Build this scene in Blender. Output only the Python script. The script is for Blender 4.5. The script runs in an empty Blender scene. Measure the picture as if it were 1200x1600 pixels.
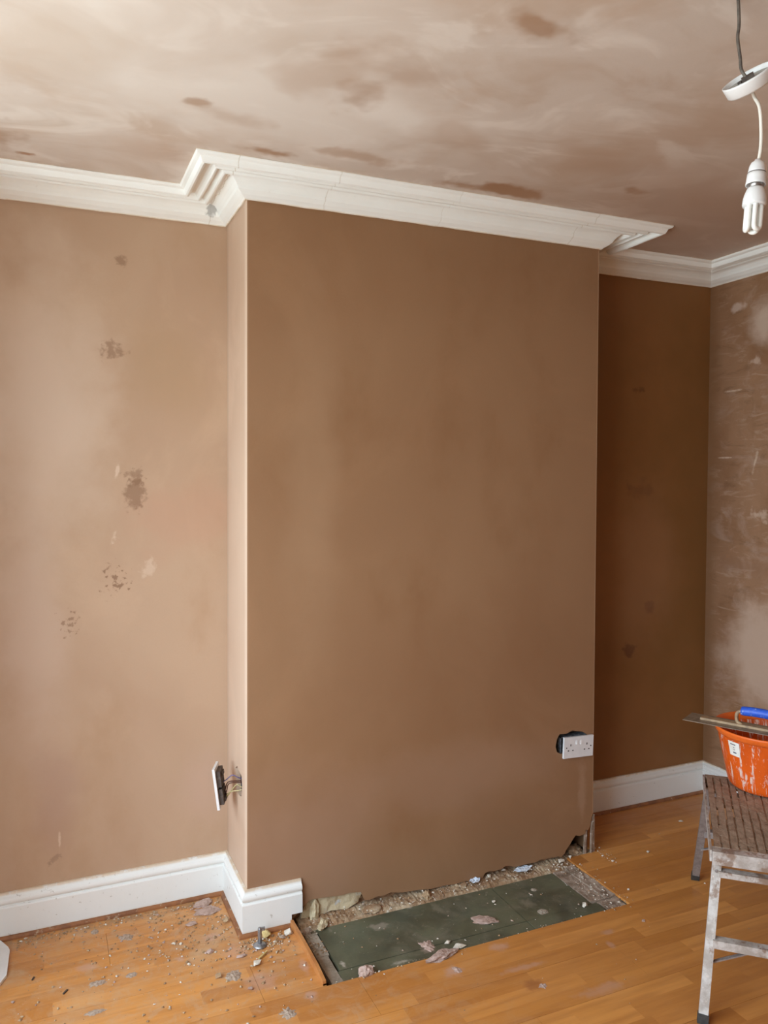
import bpy, bmesh, math, random
from mathutils import Vector, Matrix
from mathutils import noise as mnoise

random.seed(7)
S = bpy.context.scene
C = S.collection

# ------------------------------------------------------------------ camera
F_PX = 1230.5
cam_d = bpy.data.cameras.new('camera')
cam = bpy.data.objects.new('camera', cam_d)
C.objects.link(cam)
cam_d.sensor_fit = 'VERTICAL'
cam_d.sensor_height = 24.0
cam_d.lens = 24.0 * F_PX / 1600.0
cam_d.clip_start = 0.02
_r = Vector((0.9177074, -0.3972546, -0.0013996))
_u = Vector((0.0185576, 0.0393505, 0.9990531))
_f = Vector((0.3968234, 0.9168644, -0.0434844))
cam.matrix_world = Matrix(((_r.x, _u.x, -_f.x, 0.0), (_r.y, _u.y, -_f.y, -2.625),
                           (_r.z, _u.z, -_f.z, 1.5707), (0, 0, 0, 1)))
S.camera = cam

# ------------------------------------------------------------------ colour management
S.view_settings.view_transform = 'Standard'
S.view_settings.look = 'None'
S.view_settings.exposure = -0.20
S.view_settings.gamma = 1.0
S.view_settings.use_curve_mapping = False
S.cycles.max_bounces = 10
S.cycles.diffuse_bounces = 6
S.cycles.use_denoising = True

# ------------------------------------------------------------------ sky (overcast) and ground light
SKY = 13.0
W = bpy.data.worlds.new('overcast_sky')
S.world = W
W.use_nodes = True
wt = W.node_tree
wt.nodes.clear()
wo = wt.nodes.new('ShaderNodeOutputWorld')
wb = wt.nodes.new('ShaderNodeBackground')
wc = wt.nodes.new('ShaderNodeTexCoord')
ws = wt.nodes.new('ShaderNodeSeparateXYZ')
wm = wt.nodes.new('ShaderNodeMapRange')
wm.inputs[1].default_value = -1
wm.inputs[2].default_value = 1
wr = wt.nodes.new('ShaderNodeValToRGB')
wr.color_ramp.elements[0].position = 0.40
wr.color_ramp.elements[0].color = (0.53, 0.61, 0.63, 1)
wr.color_ramp.elements[1].position = 0.56
wr.color_ramp.elements[1].color = (0.79, 0.96, 1.10, 1)
wt.links.new(wc.outputs['Generated'], ws.inputs[0])
wt.links.new(ws.outputs[2], wm.inputs[0])
wt.links.new(wm.outputs[0], wr.inputs[0])
wt.links.new(wr.outputs[0], wb.inputs[0])
wb.inputs[1].default_value = SKY
wt.links.new(wb.outputs[0], wo.inputs[0])

# ------------------------------------------------------------------ room dimensions (metres)
BL, BLB = 0.6406, 0.6178       # left edge of the chimney breast at cornice / floor
BR, BRB = 2.0893, 2.0942       # right edge
DA = 0.312                     # alcove depth (back wall plane y)
WR = 3.012                     # right wall
WL = -0.45                    # left wall (window side)
YB = -3.9                      # wall behind the camera
ZW = 2.499                     # underside of cornice on the wall
ZC = 2.5575                    # ceiling
BAY0, BAY1, BAYX = -0.20, -3.0, -1.0
SILL, HEAD = 0.55, 2.30

# window daylight portal
pl = bpy.data.lights.new('window_portal', 'AREA')
pl.shape = 'RECTANGLE'
pl.size = BAY0 - BAY1
pl.size_y = HEAD - SILL
pl.cycles.is_portal = True
po = bpy.data.objects.new('window_portal', pl)
C.objects.link(po)
po.location = (BAYX - 0.12, (BAY0 + BAY1) / 2, (SILL + HEAD) / 2)
po.rotation_euler = (math.pi / 2, 0, -math.pi / 2)


# ================================================================== helpers
def link(name, me, mat=None, parent=None):
    o = bpy.data.objects.new(name, me)
    C.objects.link(o)
    if mat is not None:
        if isinstance(mat, (list, tuple)):
            for m in mat:
                me.materials.append(m)
        else:
            me.materials.append(mat)
    if parent is not None:
        o.parent = parent
    return o


def obj(name, bm, mat=None, parent=None, smooth=False, normals=True):
    if normals:
        bmesh.ops.recalc_face_normals(bm, faces=bm.faces)
    me = bpy.data.meshes.new(name)
    bm.to_mesh(me)
    bm.free()
    if smooth:
        for p in me.polygons:
            p.use_smooth = True
    return link(name, me, mat, parent)


def empty(name, loc=(0, 0, 0), rz=0.0):
    o = bpy.data.objects.new(name, None)
    C.objects.link(o)
    o.location = loc
    o.rotation_euler = (0, 0, rz)
    o.empty_display_size = 0.05
    return o


def tag(o, label, cat=None, group=None, kind=None):
    o['label'] = label
    if cat:
        o['category'] = cat
    if group:
        o['group'] = group
    if kind:
        o['kind'] = kind
    return o


def struct(o, label=None):
    o['kind'] = 'structure'
    if label:
        o['label'] = label
    return o


def box(bm, x0, x1, y0, y1, z0, z1, M=None):
    vs = [bm.verts.new(Vector(p)) for p in ((x0, y0, z0), (x1, y0, z0), (x1, y1, z0), (x0, y1, z0),
                                            (x0, y0, z1), (x1, y0, z1), (x1, y1, z1), (x0, y1, z1))]
    if M is not None:
        for v in vs:
            v.co = M @ v.co
    fs = []
    for f in ((0, 3, 2, 1), (4, 5, 6, 7), (0, 1, 5, 4), (1, 2, 6, 5), (2, 3, 7, 6), (3, 0, 4, 7)):
        fs.append(bm.faces.new([vs[i] for i in f]))
    return vs


def bevel(bm, w, seg=2, ang=0.6):
    es = [e for e in bm.edges if len(e.link_faces) == 2 and e.calc_face_angle(0) > ang]
    bmesh.ops.bevel(bm, geom=es, offset=w, segments=seg, affect='EDGES', profile=0.6)


def beam(bm, a, b, w, h, up=(0, 0, 1)):
    """rectangular bar from a to b; w along the side axis, h along the up axis"""
    a, b = Vector(a), Vector(b)
    d = (b - a).normalized()
    s = d.cross(Vector(up)).normalized()
    t = s.cross(d).normalized()
    vs = []
    for p in (a, b):
        for (i, j) in ((-1, -1), (1, -1), (1, 1), (-1, 1)):
            vs.append(bm.verts.new(p + s * (i * w / 2) + t * (j * h / 2)))
    for f in ((0, 1, 2, 3), (7, 6, 5, 4), (0, 4, 5, 1), (1, 5, 6, 2), (2, 6, 7, 3), (3, 7, 4, 0)):
        bm.faces.new([vs[i] for i in f])


def catmull(pts, n=8):
    pts = [Vector(p) for p in pts]
    out = []
    P = [pts[0]] + pts + [pts[-1]]
    for i in range(1, len(P) - 2):
        p0, p1, p2, p3 = P[i - 1], P[i], P[i + 1], P[i + 2]
        for k in range(n):
            t = k / n
            out.append(0.5 * ((2 * p1) + (-p0 + p2) * t + (2 * p0 - 5 * p1 + 4 * p2 - p3) * t * t
                              + (-p0 + 3 * p1 - 3 * p2 + p3) * t ** 3))
    out.append(pts[-1])
    return out


def tube(bm, pts, r, seg=10, cap=True):
    pts = [Vector(p) for p in pts]
    rs = r if isinstance(r, (list, tuple)) else [r] * len(pts)
    t0 = (pts[1] - pts[0]).normalized()
    ref = Vector((0, 0, 1)) if abs(t0.z) < 0.9 else Vector((1, 0, 0))
    nrm = t0.cross(ref).normalized()
    rings = []
    for i, p in enumerate(pts):
        t = (pts[min(i + 1, len(pts) - 1)] - pts[max(i - 1, 0)]).normalized()
        nrm = (nrm - t * nrm.dot(t)).normalized()
        b = t.cross(nrm)
        rings.append([bm.verts.new(p + (nrm * math.cos(a) + b * math.sin(a)) * rs[i])
                      for a in [2 * math.pi * k / seg for k in range(seg)]])
    for A, B in zip(rings, rings[1:]):
        for k in range(seg):
            bm.faces.new((A[k], A[(k + 1) % seg], B[(k + 1) % seg], B[k]))
    if cap:
        bm.faces.new(list(reversed(rings[0])))
        bm.faces.new(rings[-1])


def lathe(bm, prof, seg=40, M=None, closed=False):
    """prof: (r, z) list. r==0 allowed at the ends"""
    rings = []
    for (r, z) in prof:
        if r < 1e-6:
            rings.append([bm.verts.new((0, 0, z))])
        else:
            rings.append([bm.verts.new((r * math.cos(2 * math.pi * k / seg), r * math.sin(2 * math.pi * k / seg), z))
                          for k in range(seg)])
    prs = list(zip(rings, rings[1:]))
    if closed:
        prs.append((rings[-1], rings[0]))
    for A, B in prs:
        for k in range(seg):
            a = A if len(A) == 1 else (A[k], A[(k + 1) % seg])
            b = B if len(B) == 1 else (B[(k + 1) % seg], B[k])
            f = tuple(a) + tuple(b)
            if len(f) >= 3:
                bm.faces.new(f)
    if M is not None:
        for R in rings:
            for v in R:
                v.co = M @ v.co


def poly_plate(outer, holes, place, depth):
    """triangulated polygon with holes, given 2D loops; place(a, b, d) -> 3D; thickness depth"""
    bm = bmesh.new()
    es = []
    loops = []
    for L in [outer] + holes:
        vs = [bm.verts.new(place(a, b, 0.0)) for a, b in L]
        loops.append(vs)
        for i in range(len(vs)):
            es.append(bm.edges.new((vs[i], vs[(i + 1) % len(vs)])))
    bmesh.ops.triangle_fill(bm, edges=es, use_beauty=True, use_dissolve=False)
    front = list(bm.faces)
    off = Vector(place(0, 0, depth)) - Vector(place(0, 0, 0))
    mp = {}
    for L in loops:
        for v in L:
            mp[v] = bm.verts.new(v.co + off)
    for f in front:
        bm.faces.new([mp[v] for v in reversed(f.verts)])
    for L in loops:
        for i in range(len(L)):
            a, b = L[i], L[(i + 1) % len(L)]
            bm.faces.new((a, b, mp[b], mp[a]))
    return bm


# ---- node materials -------------------------------------------------
class N:
    def __init__(self, name, rough=0.8, metallic=0.0, spec=0.5):
        self.m = bpy.data.materials.new(name)
        self.m.use_nodes = True
        self.t = self.m.node_tree
        self.b = self.t.nodes['Principled BSDF']
        self.b.inputs['Roughness'].default_value = rough
        self.b.inputs['Metallic'].default_value = metallic
        self.b.inputs['Specular IOR Level'].default_value = spec
        self._co = None

    def new(self, k):
        return self.t.nodes.new('ShaderNode' + k)

    def lk(self, a, b):
        if isinstance(a, (int, float)):
            b.default_value = a
        elif isinstance(a, (tuple, list)):
            b.default_value = tuple(a) if len(b.default_value) == len(a) else tuple(a) + (1,)
        else:
            self.t.links.new(a, b)

    def co(self):
        if self._co is None:
            self._co = self.new('TexCoord').outputs['Object']
        return self._co

    def xyz(self):
        if not hasattr(self, '_s'):
            s = self.new('SeparateXYZ')
            self.lk(self.co(), s.inputs[0])
            self._s = s.outputs
        return self._s

    def scaled(self, sc, rot=(0, 0, 0), loc=(0, 0, 0)):
        m = self.new('Mapping')
        m.inputs['Scale'].default_value = sc
        m.inputs['Rotation'].default_value = rot
        m.inputs['Location'].default_value = loc
        self.lk(self.co(), m.inputs[0])
        return m.outputs[0]

    def noise(self, scale, detail=4, rough=0.55, vec=None, dist=0.0):
        n = self.new('TexNoise')
        n.inputs['Scale'].default_value = scale
        n.inputs['Detail'].default_value = detail
        n.inputs['Roughness'].default_value = rough
        n.inputs['Distortion'].default_value = dist
        self.lk(vec if vec is not None else self.co(), n.inputs['Vector'])
        return n.outputs[0]

    def math(self, op, a, b=0.0, c=0.0, clamp=False):
        n = self.new('Math')
        n.operation = op
        n.use_clamp = clamp
        self.lk(a, n.inputs[0])
        self.lk(b, n.inputs[1])
        self.lk(c, n.inputs[2])
        return n.outputs[0]

    def step(self, v, lo, hi, o0=0.0, o1=1.0):
        n = self.new('MapRange')
        n.interpolation_type = 'SMOOTHSTEP'
        self.lk(v, n.inputs[0])
        n.inputs[1].default_value = lo
        n.inputs[2].default_value = hi
        n.inputs[3].default_value = o0
        n.inputs[4].default_value = o1
        return n.outputs[0]

    def mix(self, f, a, b, mode='MIX'):
        n = self.new('Mix')
        n.data_type = 'RGBA'
        n.blend_type = mode
        self.lk(f, n.inputs[0])
        self.lk(a, n.inputs[6])
        self.lk(b, n.inputs[7])
        return n.outputs[2]

    def stain(self, col, a, b, ca, cb, ra, rb, colour, k=0.9, strength=0.8, ns=14.0, lo=0.45, hi=1.0, rot=0.0, det=5):
        """paint an irregular mark centred at (ca, cb) with radii (ra, rb) in two object axes a, b"""
        da = self.math('SUBTRACT', a, ca)
        db = self.math('SUBTRACT', b, cb)
        if rot:
            cr, sr = math.cos(rot), math.sin(rot)
            na = self.math('ADD', self.math('MULTIPLY', da, cr), self.math('MULTIPLY', db, sr))
            nb = self.math('SUBTRACT', self.math('MULTIPLY', db, cr), self.math('MULTIPLY', da, sr))
            da, db = na, nb
        da = self.math('MULTIPLY', da, 1.0 / ra)
        db = self.math('MULTIPLY', db, 1.0 / rb)
        d = self.math('SQRT', self.math('ADD', self.math('MULTIPLY', da, da), self.math('MULTIPLY', db, db)))
        n = self.noise(ns, det, 0.6)
        d = self.math('ADD', d, self.math('MULTIPLY', self.math('SUBTRACT', n, 0.5), k * 2))
        m = self.step(d, lo, hi, strength, 0.0)
        return self.mix(m, col, colour)

    def bump(self, h, strength=0.3, dist=0.01):
        n = self.new('Bump')
        n.inputs['Strength'].default_value = strength
        n.inputs['Distance'].default_value = dist
        self.lk(h, n.inputs['Height'])
        self.lk(n.outputs[0], self.b.inputs['Normal'])

    def col(self, c):
        self.lk(c, self.b.inputs['Base Color'])
        return self

    def rough(self, r):
        self.lk(r, self.b.inputs['Roughness'])


def srgb(r, g, b):
    f = lambda v: ((v / 255 + 0.055) / 1.055) ** 2.4 if v > 10 else v / 255 / 12.92
    return (f(r), f(g), f(b), 1)


def plaster(name, A, B, D, rough=0.6, mott=(1.2, 4.0), pat=None):
    """skimmed plaster: A/B broad mottling, D darker damp streaks"""
    n = N(name, rough, spec=0.25)
    big = n.noise(mott[0], 3, 0.5, dist=0.4)
    sml = n.noise(mott[1], 6, 0.6, vec=n.scaled((1.0, 1.0, 0.6)))
    c = n.mix(n.step(big, 0.35, 0.66), A, B)
    c = n.mix(n.step(sml, 0.48, 0.75, 0, 0.75), c, D)
    wash = n.noise(mott[0] * 2.3, 5, 0.62, vec=n.scaled((1.0, 1.0, 0.8), loc=(3, 1, 7)), dist=0.9)
    c = n.mix(n.step(wash, 0.50, 0.72, 0, 0.35), c, tuple(min(0.95, v * 1.16) for v in A[:3]))
    fine = n.noise(160, 2, 0.5)
    c = n.mix(n.step(fine, 0.3, 0.8, 0, 0.10), c, D)
    if pat:
        c = pat(n, c)
    n.col(c)
    trow = n.noise(9, 3, 0.5, vec=n.scaled((1.0, 1.0, 0.35)))
    n.bump(n.math('ADD', n.math('MULTIPLY', trow, 0.8), n.math('MULTIPLY', fine, 0.05)), 0.25, 0.006)
    n.rough(n.step(sml, 0.3, 0.8, rough + 0.08, rough - 0.12))
    return n.m


# ================================================================== materials
def pat_left(n, c):
    x, y, z = n.xyz()
    dark = (0.215, 0.115, 0.065)
    pale = (0.66, 0.50, 0.38)
    pink = (0.50, 0.285, 0.19)
    c = n.stain(c, x, z, 0.46, 1.42, 0.22, 0.16, pink, 0.9, 0.42, 6, 0.2, 1.2)
    c = n.stain(c, x, z, 0.42, 1.95, 0.20, 0.25, (0.44, 0.29, 0.175), 0.6, 0.6, 4, 0.2, 1.2)
    c = n.stain(c, x, z, 0.0, 1.85, 0.24, 0.55, (0.62, 0.475, 0.37), 0.7, 0.75, 3.5, 0.2, 1.3)
    c = n.stain(c, x, z, -0.05, 1.05, 0.13, 0.5, (0.60, 0.45, 0.36), 0.6, 0.5, 4, 0.2, 1.3)
    c = n.stain(c, x, z, 0.02, 0.45, 0.10, 0.22, (0.42, 0.27, 0.20), 0.7, 0.6, 6, 0.2, 1.2)
    c = n.stain(c, x, z, 0.302, 1.514, 0.042, 0.066, dark, 0.8, 0.62, 60, 0.55, 1.05)
    c = n.stain(c, x, z, 0.300, 1.575, 0.045, 0.045, dark, 1.4, 0.5, 60, 0.3, 0.75)
    c = n.stain(c, x, z, 0.268, 2.333, 0.026, 0.024, dark, 1.2, 0.55, 45, 0.35, 0.9)
    c = n.stain(c, x, z, 0.231, 2.015, 0.055, 0.045, dark, 1.5, 0.55, 32, 0.25, 0.75)
    c = n.stain(c, x, z, 0.226, 1.21, 0.075, 0.085, dark, 2.2, 0.75, 55, -0.05, 0.32)
    c = n.stain(c, x, z, 0.075, 1.07, 0.06, 0.06, dark, 2.2, 0.6, 60, -0.05, 0.3)
    c = n.stain(c, x, z, 0.339, 1.24, 0.04, 0.075, pale, 1.5, 0.55, 30, 0.1, 0.8, -0.4)
    c = n.stain(c, x, z, 0.242, 1.595, 0.009, 0.038, pale, 0.8, 0.8, 40, 0.4, 1.0, -0.2)
    c = n.stain(c, x, z, 0.228, 1.36, 0.018, 0.03, pale, 1.4, 0.6, 50, 0.2, 0.8)
    # scuffs low down and a faint straightedge ridge
    c = n.stain(c, x, z, 0.03, 0.30, 0.006, 0.05, pale, 1.0, 0.7, 40, 0.2, 0.9)
    c = n.stain(c, x, z, 0.01, 0.24, 0.05, 0.03, (0.26, 0.16, 0.11), 1.8, 0.5, 40, 0.0, 0.5)
    c = n.stain(c, x, z, 0.55, 0.42, 0.12, 0.14, (0.52, 0.35, 0.27), 0.7, 0.45, 5, 0.2, 1.2)
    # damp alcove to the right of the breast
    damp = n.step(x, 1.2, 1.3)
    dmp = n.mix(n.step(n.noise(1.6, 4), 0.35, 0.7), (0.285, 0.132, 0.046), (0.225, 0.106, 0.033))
    dk = (0.12, 0.045, 0.018)
    dmp = n.stain(dmp, x, z, 2.658, 0.95, 0.036, 0.036, dk, 0.8, 0.8, 30, 0.5, 1.1)
    dmp = n.stain(dmp, x, z, 2.537, 0.752, 0.05, 0.04, dk, 1.3, 0.8, 25, 0.3, 0.9)
    dmp = n.stain(dmp, x, z, 2.602, 1.51, 0.11, 0.07, dk, 1.4, 0.4, 14, 0.2, 0.9)
    dmp = n.stain(dmp, x, z, 2.583, 1.98, 0.05, 0.02, dk, 1.3, 0.5, 25, 0.3, 0.9)
    dmp = n.stain(dmp, x, z, 2.62, 1.15, 0.25, 0.45, (0.34, 0.175, 0.085), 0.6, 0.5, 4, 0.2, 1.2)
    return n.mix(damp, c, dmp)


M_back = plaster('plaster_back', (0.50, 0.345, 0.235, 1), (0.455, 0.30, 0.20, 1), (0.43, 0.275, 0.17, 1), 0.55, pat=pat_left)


def pat_front(n, c):
    x, y, z = n.xyz()
    c = n.stain(c, x, z, 1.45, 0.85, 0.75, 0.30, (0.26, 0.135, 0.068), 0.5, 0.5, 3, 0.2, 1.2)
    c = n.stain(c, x, z, 0.80, 0.25, 0.35, 0.35, (0.36, 0.22, 0.145), 0.5, 0.6, 4, 0.2, 1.2)
    c = n.stain(c, x, z, 0.86, 1.55, 0.12, 0.75, (0.37, 0.225, 0.13), 0.6, 0.5, 5, 0.2, 1.2)
    c = n.stain(c, x, z, 1.45, 0.42, 0.6, 0.16, (0.345, 0.205, 0.13), 0.7, 0.5, 5, 0.2, 1.2)
    c = n.stain(c, x, z, 2.03, 0.28, 0.03, 0.16, (0.38, 0.235, 0.15), 0.9, 0.5, 20, 0.2, 1.0)
    # paler dry arris along both outer edges
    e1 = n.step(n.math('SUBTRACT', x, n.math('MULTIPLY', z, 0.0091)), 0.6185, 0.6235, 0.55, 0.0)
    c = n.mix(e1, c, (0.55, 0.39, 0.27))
    e2 = n.step(x, 2.082, 2.090, 0.0, 0.6)
    c = n.mix(e2, c, (0.50, 0.34, 0.22))
    return c


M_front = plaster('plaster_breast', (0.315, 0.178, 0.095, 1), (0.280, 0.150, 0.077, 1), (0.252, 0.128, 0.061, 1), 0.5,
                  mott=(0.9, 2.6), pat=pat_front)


def pat_side(n, c):
    x, y, z = n.xyz()
    e = n.step(y, 0.0, 0.05, 0.7, 0.0)
    c = n.mix(e, c, (0.72, 0.57, 0.44))
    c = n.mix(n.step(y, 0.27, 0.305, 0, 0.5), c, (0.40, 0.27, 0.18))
    return c


M_side = plaster('plaster_return', (0.57, 0.41, 0.30, 1), (0.53, 0.365, 0.26, 1), (0.50, 0.335, 0.235, 1), 0.6, pat=pat_side)


def pat_right(n, c):
    x, y, z = n.xyz()
    pale = (0.50, 0.36, 0.29)
    n2 = n.noise(9, 6, 0.7, vec=n.scaled((1, 0.6, 2.6)), dist=1.0)
    c = n.mix(n.step(n2, 0.54, 0.68, 0, 0.6), c, (0.43, 0.29, 0.20))
    c = n.mix(n.step(n2, 0.46, 0.34, 0, 0.5), c, (0.20, 0.105, 0.055))
    n1 = n.noise(5.5, 6, 0.65, vec=n.scaled((1, 1, 1.6)), dist=0.8)
    c = n.mix(n.step(n1, 0.50, 0.72, 0, 0.55), c, (0.42, 0.285, 0.21))
    c = n.stain(c, y, z, 0.0, 2.27, 0.09, 0.12, (0.60, 0.46, 0.37), 0.7, 0.8, 7, 0.2, 1.2)
    c = n.stain(c, y, z, 0.13, 2.37, 0.08, 0.03, (0.60, 0.46, 0.38), 1.2, 0.7, 16, 0.2, 0.9)
    c = n.stain(c, y, z, -0.12, 0.75, 0.34, 0.30, (0.53, 0.375, 0.28), 0.45, 0.85, 6, 0.55, 1.1)
    c = n.stain(c, y, z, 0.17, 1.98, 0.06, 0.008, (0.66, 0.50, 0.38), 1.0, 0.7, 20, 0.2, 0.9)
    c = n.stain(c, y, z, 0.20, 1.665, 0.07, 0.006, (0.66, 0.50, 0.38), 1.0, 0.7, 20, 0.2, 0.9)
    c = n.stain(c, y, z, 0.03, 1.64, 0.012, 0.06, (0.62, 0.47, 0.35), 1.2, 0.7, 20, 0.2, 0.9, 0.3)
    c = n.stain(c, y, z, 0.02, 1.40, 0.10, 0.04, (0.60, 0.44, 0.33), 1.6, 0.6, 18, 0.1, 0.7)
    c = n.stain(c, y, z, 0.04, 2.10, 0.10, 0.03, (0.60, 0.45, 0.35), 1.6, 0.6, 16, 0.1, 0.7)
    c = n.stain(c, y, z, 0.0, 1.15, 0.30, 0.06, (0.27, 0.145, 0.085), 0.8, 0.5, 8, 0.2, 1.0)
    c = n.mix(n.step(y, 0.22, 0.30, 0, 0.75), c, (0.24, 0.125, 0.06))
    return c


M_right = plaster('plaster_right', (0.33, 0.185, 0.105, 1), (0.275, 0.142, 0.074, 1), (0.245, 0.124, 0.062, 1), 0.42, mott=(2.5, 6), pat=pat_right)


def pat_ceil(n, c):
    x, y, z = n.xyz()
    wet = (0.36, 0.195, 0.100)
    sw = n.noise(2.2, 4, 0.55, vec=n.scaled((1.0, 1.4, 1), rot=(0, 0, 0.5)), dist=0.6)
    c = n.mix(n.step(sw, 0.50, 0.70, 0, 0.60), c, (0.52, 0.37, 0.265))
    sw2 = n.noise(3.4, 4, 0.55, vec=n.scaled((0.8, 1.4, 1), rot=(0, 0, 0.9), loc=(2, 5, 0)), dist=0.7)
    c = n.mix(n.step(sw2, 0.53, 0.70, 0, 0.45), c, (0.50, 0.365, 0.27))
    c = n.mix(n.step(sw2, 0.50, 0.36, 0, 0.55), c, (0.84, 0.785, 0.73))
    c = n.mix(n.step(n.noise(1.3, 3, 0.5), 0.45, 0.7, 0, 0.5), c, (0.72, 0.64, 0.57))
    c = n.stain(c, x, y, 0.62, -0.52, 0.60, 0.30, (0.80, 0.745, 0.69), 0.7, 0.7, 3.5, 0.3, 1.2, det=2.5)
    c = n.stain(c, x, y, 0.95, -0.62, 0.25, 0.10, (0.82, 0.77, 0.72), 0.9, 0.7, 6, 0.3, 1.1, det=2.5)
    c = n.stain(c, x, y, 1.50, -0.27, 0.17, 0.065, wet, 0.8, 0.95, 9, 0.45, 1.0, 0.1, det=2.5)
    c = n.stain(c, x, y, 1.32, -0.25, 0.13, 0.04, wet, 1.0, 0.7, 10, 0.3, 1.0, det=2.5)
    c = n.stain(c, x, y, 0.66, -0.255, 0.10, 0.035, wet, 0.9, 0.8, 12, 0.35, 1.0, det=2.5)
    c = n.stain(c, x, y, 0.40, -0.49, 0.055, 0.03, wet, 1.0, 0.6, 12, 0.3, 1.0, det=2.5)
    c = n.stain(c, x, y, 0.77, -0.69, 0.07, 0.12, wet, 1.2, 0.5, 9, 0.0, 1.1, det=2.5)
    c = n.stain(c, x, y, 0.80, -0.86, 0.17, 0.09, wet, 1.3, 0.42, 7, 0.0, 1.1, 0.3, det=2.5)
    c = n.stain(c, x, y, 1.02, -1.13, 0.12, 0.05, wet, 1.2, 0.65, 9, 0.25, 1.0, 0.4, det=2.5)
    mid = (0.47, 0.32, 0.225)
    c = n.stain(c, x, y, 1.08, -0.60, 0.22, 0.10, mid, 1.1, 0.42, 6, 0.2, 1.0, 0.5, det=2.5)
    c = n.stain(c, x, y, 0.50, -0.44, 0.16, 0.05, mid, 1.1, 0.40, 7, 0.2, 1.0, 0.2, det=2.5)
    c = n.stain(c, x, y, 0.64, -0.78, 0.12, 0.18, mid, 1.1, 0.40, 6, 0.2, 1.0, det=2.5)
    c = n.stain(c, x, y, 1.55, -0.62, 0.30, 0.10, mid, 1.0, 0.42, 5, 0.2, 1.0, 0.35, det=2.5)
    c = n.stain(c, x, y, 0.05, -0.62, 0.22, 0.25, (0.60, 0.49, 0.40), 0.9, 0.5, 5, 0.2, 1.1, det=2.5)
    c = n.stain(c, x, y, 1.88, -0.44, 0.08, 0.04, wet, 1.0, 0.8, 11, 0.3, 1.0, det=2.5)
    c = n.stain(c, x, y, -0.03, 0.045, 0.035, 0.018, (0.36, 0.17, 0.07), 0.9, 0.8, 20, 0.3, 1.0, det=2.5)
    c = n.stain(c, x, y, -0.11, -0.05, 0.10, 0.14, wet, 1.4, 0.5, 11, 0.1, 0.9, det=2.5)
    c = n.stain(c, x, y, 0.45, -0.12, 0.40, 0.10, (0.52, 0.37, 0.28), 0.7, 0.5, 6, 0.2, 1.2, det=2.5)
    c = n.stain(c, x, y, 0.90, -0.33, 0.22, 0.05, (0.45, 0.29, 0.19), 1.1, 0.6, 9, 0.2, 1.0, det=2.5)
    c = n.stain(c, x, y, 2.3, -0.35, 0.9, 0.6, (0.47, 0.32, 0.235), 0.5, 0.7, 3, 0.2, 1.2, det=2.5)
    return c


M_ceil = plaster('plaster_ceiling', (0.65, 0.57, 0.51, 1), (0.60, 0.50, 0.43, 1), (0.55, 0.445, 0.365, 1), 0.6, mott=(1.1, 3.2), pat=pat_ceil)

# painted woodwork and cornice
n = N('white_paint', 0.45)
x, y, z = n.xyz()
c = n.mix(n.step(n.noise(6, 4), 0.35, 0.7, 0, 0.35), (0.81, 0.82, 0.80), (0.76, 0.76, 0.73))
c = n.mix(n.step(n.noise(48, 4, 0.7), 0.635, 0.68, 0, 0.7), c, (0.44, 0.41, 0.36))
edge = n.math('ADD', n.step(z, 0.143, 0.153, 0, 0.8), n.step(z, 0.02, 0.008, 0, 0.6))
edge = n.math('MULTIPLY', edge, n.step(n.noise(18, 5, 0.7), 0.34, 0.52))
c = n.mix(edge, c, (0.68, 0.54, 0.38))
n.col(c)
n.bump(n.noise(40, 3), 0.12, 0.004)
M_paint = n.m

n = N('cornice_paint', 0.55)
x, y, z = n.xyz()
c = n.mix(n.step(n.noise(5, 4), 0.35, 0.7, 0, 0.5), (0.91, 0.925, 0.90), (0.86, 0.86, 0.82))
c = n.mix(n.step(n.noise(70, 4, 0.7), 0.68, 0.76, 0, 0.35), c, (0.5, 0.44, 0.36))
edge = n.math('MAXIMUM', n.step(z, 2.499, 2.491, 0, 1), n.step(z, 2.5550, 2.5572, 0, 1))
edge = n.math('MULTIPLY', edge, n.step(n.noise(14, 5, 0.7), 0.32, 0.55, 0.25, 0.95))
for (cx_, k_) in ((0.573, 0.5), (0.905, 0.4), (1.93, 0.45), (1.35, 0.25)):
    wob = n.math('MULTIPLY', n.math('SUBTRACT', n.noise(25, 3), 0.5), 0.02)
    crk = n.step(n.math('ABSOLUTE', n.math('ADD', n.math('SUBTRACT', x, cx_), wob)), 0.0022, 0.0006, 0, k_)
    c = n.mix(crk, c, (0.55, 0.48, 0.38))
c = n.mix(edge, c, (0.62, 0.47, 0.30))
# missing flake showing grey undercoat at the inner mitre
c = n.stain(c, x, y, 0.575, 0.262, 0.022, 0.020, (0.36, 0.36, 0.35), 0.8, 0.8, 60, 0.5, 1.0)
n.col(c)
n.bump(n.noise(30, 4), 0.2, 0.004)
M_corn = n.m

# laminate floor
n = N('laminate', 0.36, spec=0.4)
x, y, z = n.xyz()
fy = n.math('FLOOR', n.math('DIVIDE', n.math('ADD', y, 0.188 + 19.0), 0.0633333))
wn = n.new('TexWhiteNoise')
wn.noise_dimensions = '1D'
n.lk(fy, wn.inputs['W'])
xo = n.math('DIVIDE', n.math('ADD', x, n.math('MULTIPLY', wn.outputs[0], 3.0)), 0.43)
kx = n.math('FLOOR', xo)
w2 = n.new('TexWhiteNoise')
w2.noise_dimensions = '2D'
cv = n.new('CombineXYZ')
n.lk(fy, cv.inputs[0])
n.lk(kx, cv.inputs[1])
n.lk(cv.outputs[0], w2.inputs['Vector'])
c = n.mix(w2.outputs[0], (0.66, 0.290, 0.074), (0.47, 0.182, 0.039))
gv = n.new('CombineXYZ')
n.lk(n.math('ADD', n.math('MULTIPLY', x, 2.2), n.math('MULTIPLY', w2.outputs[0], 40)), gv.inputs[0])
n.lk(n.math('MULTIPLY', y, 26), gv.inputs[1])
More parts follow.
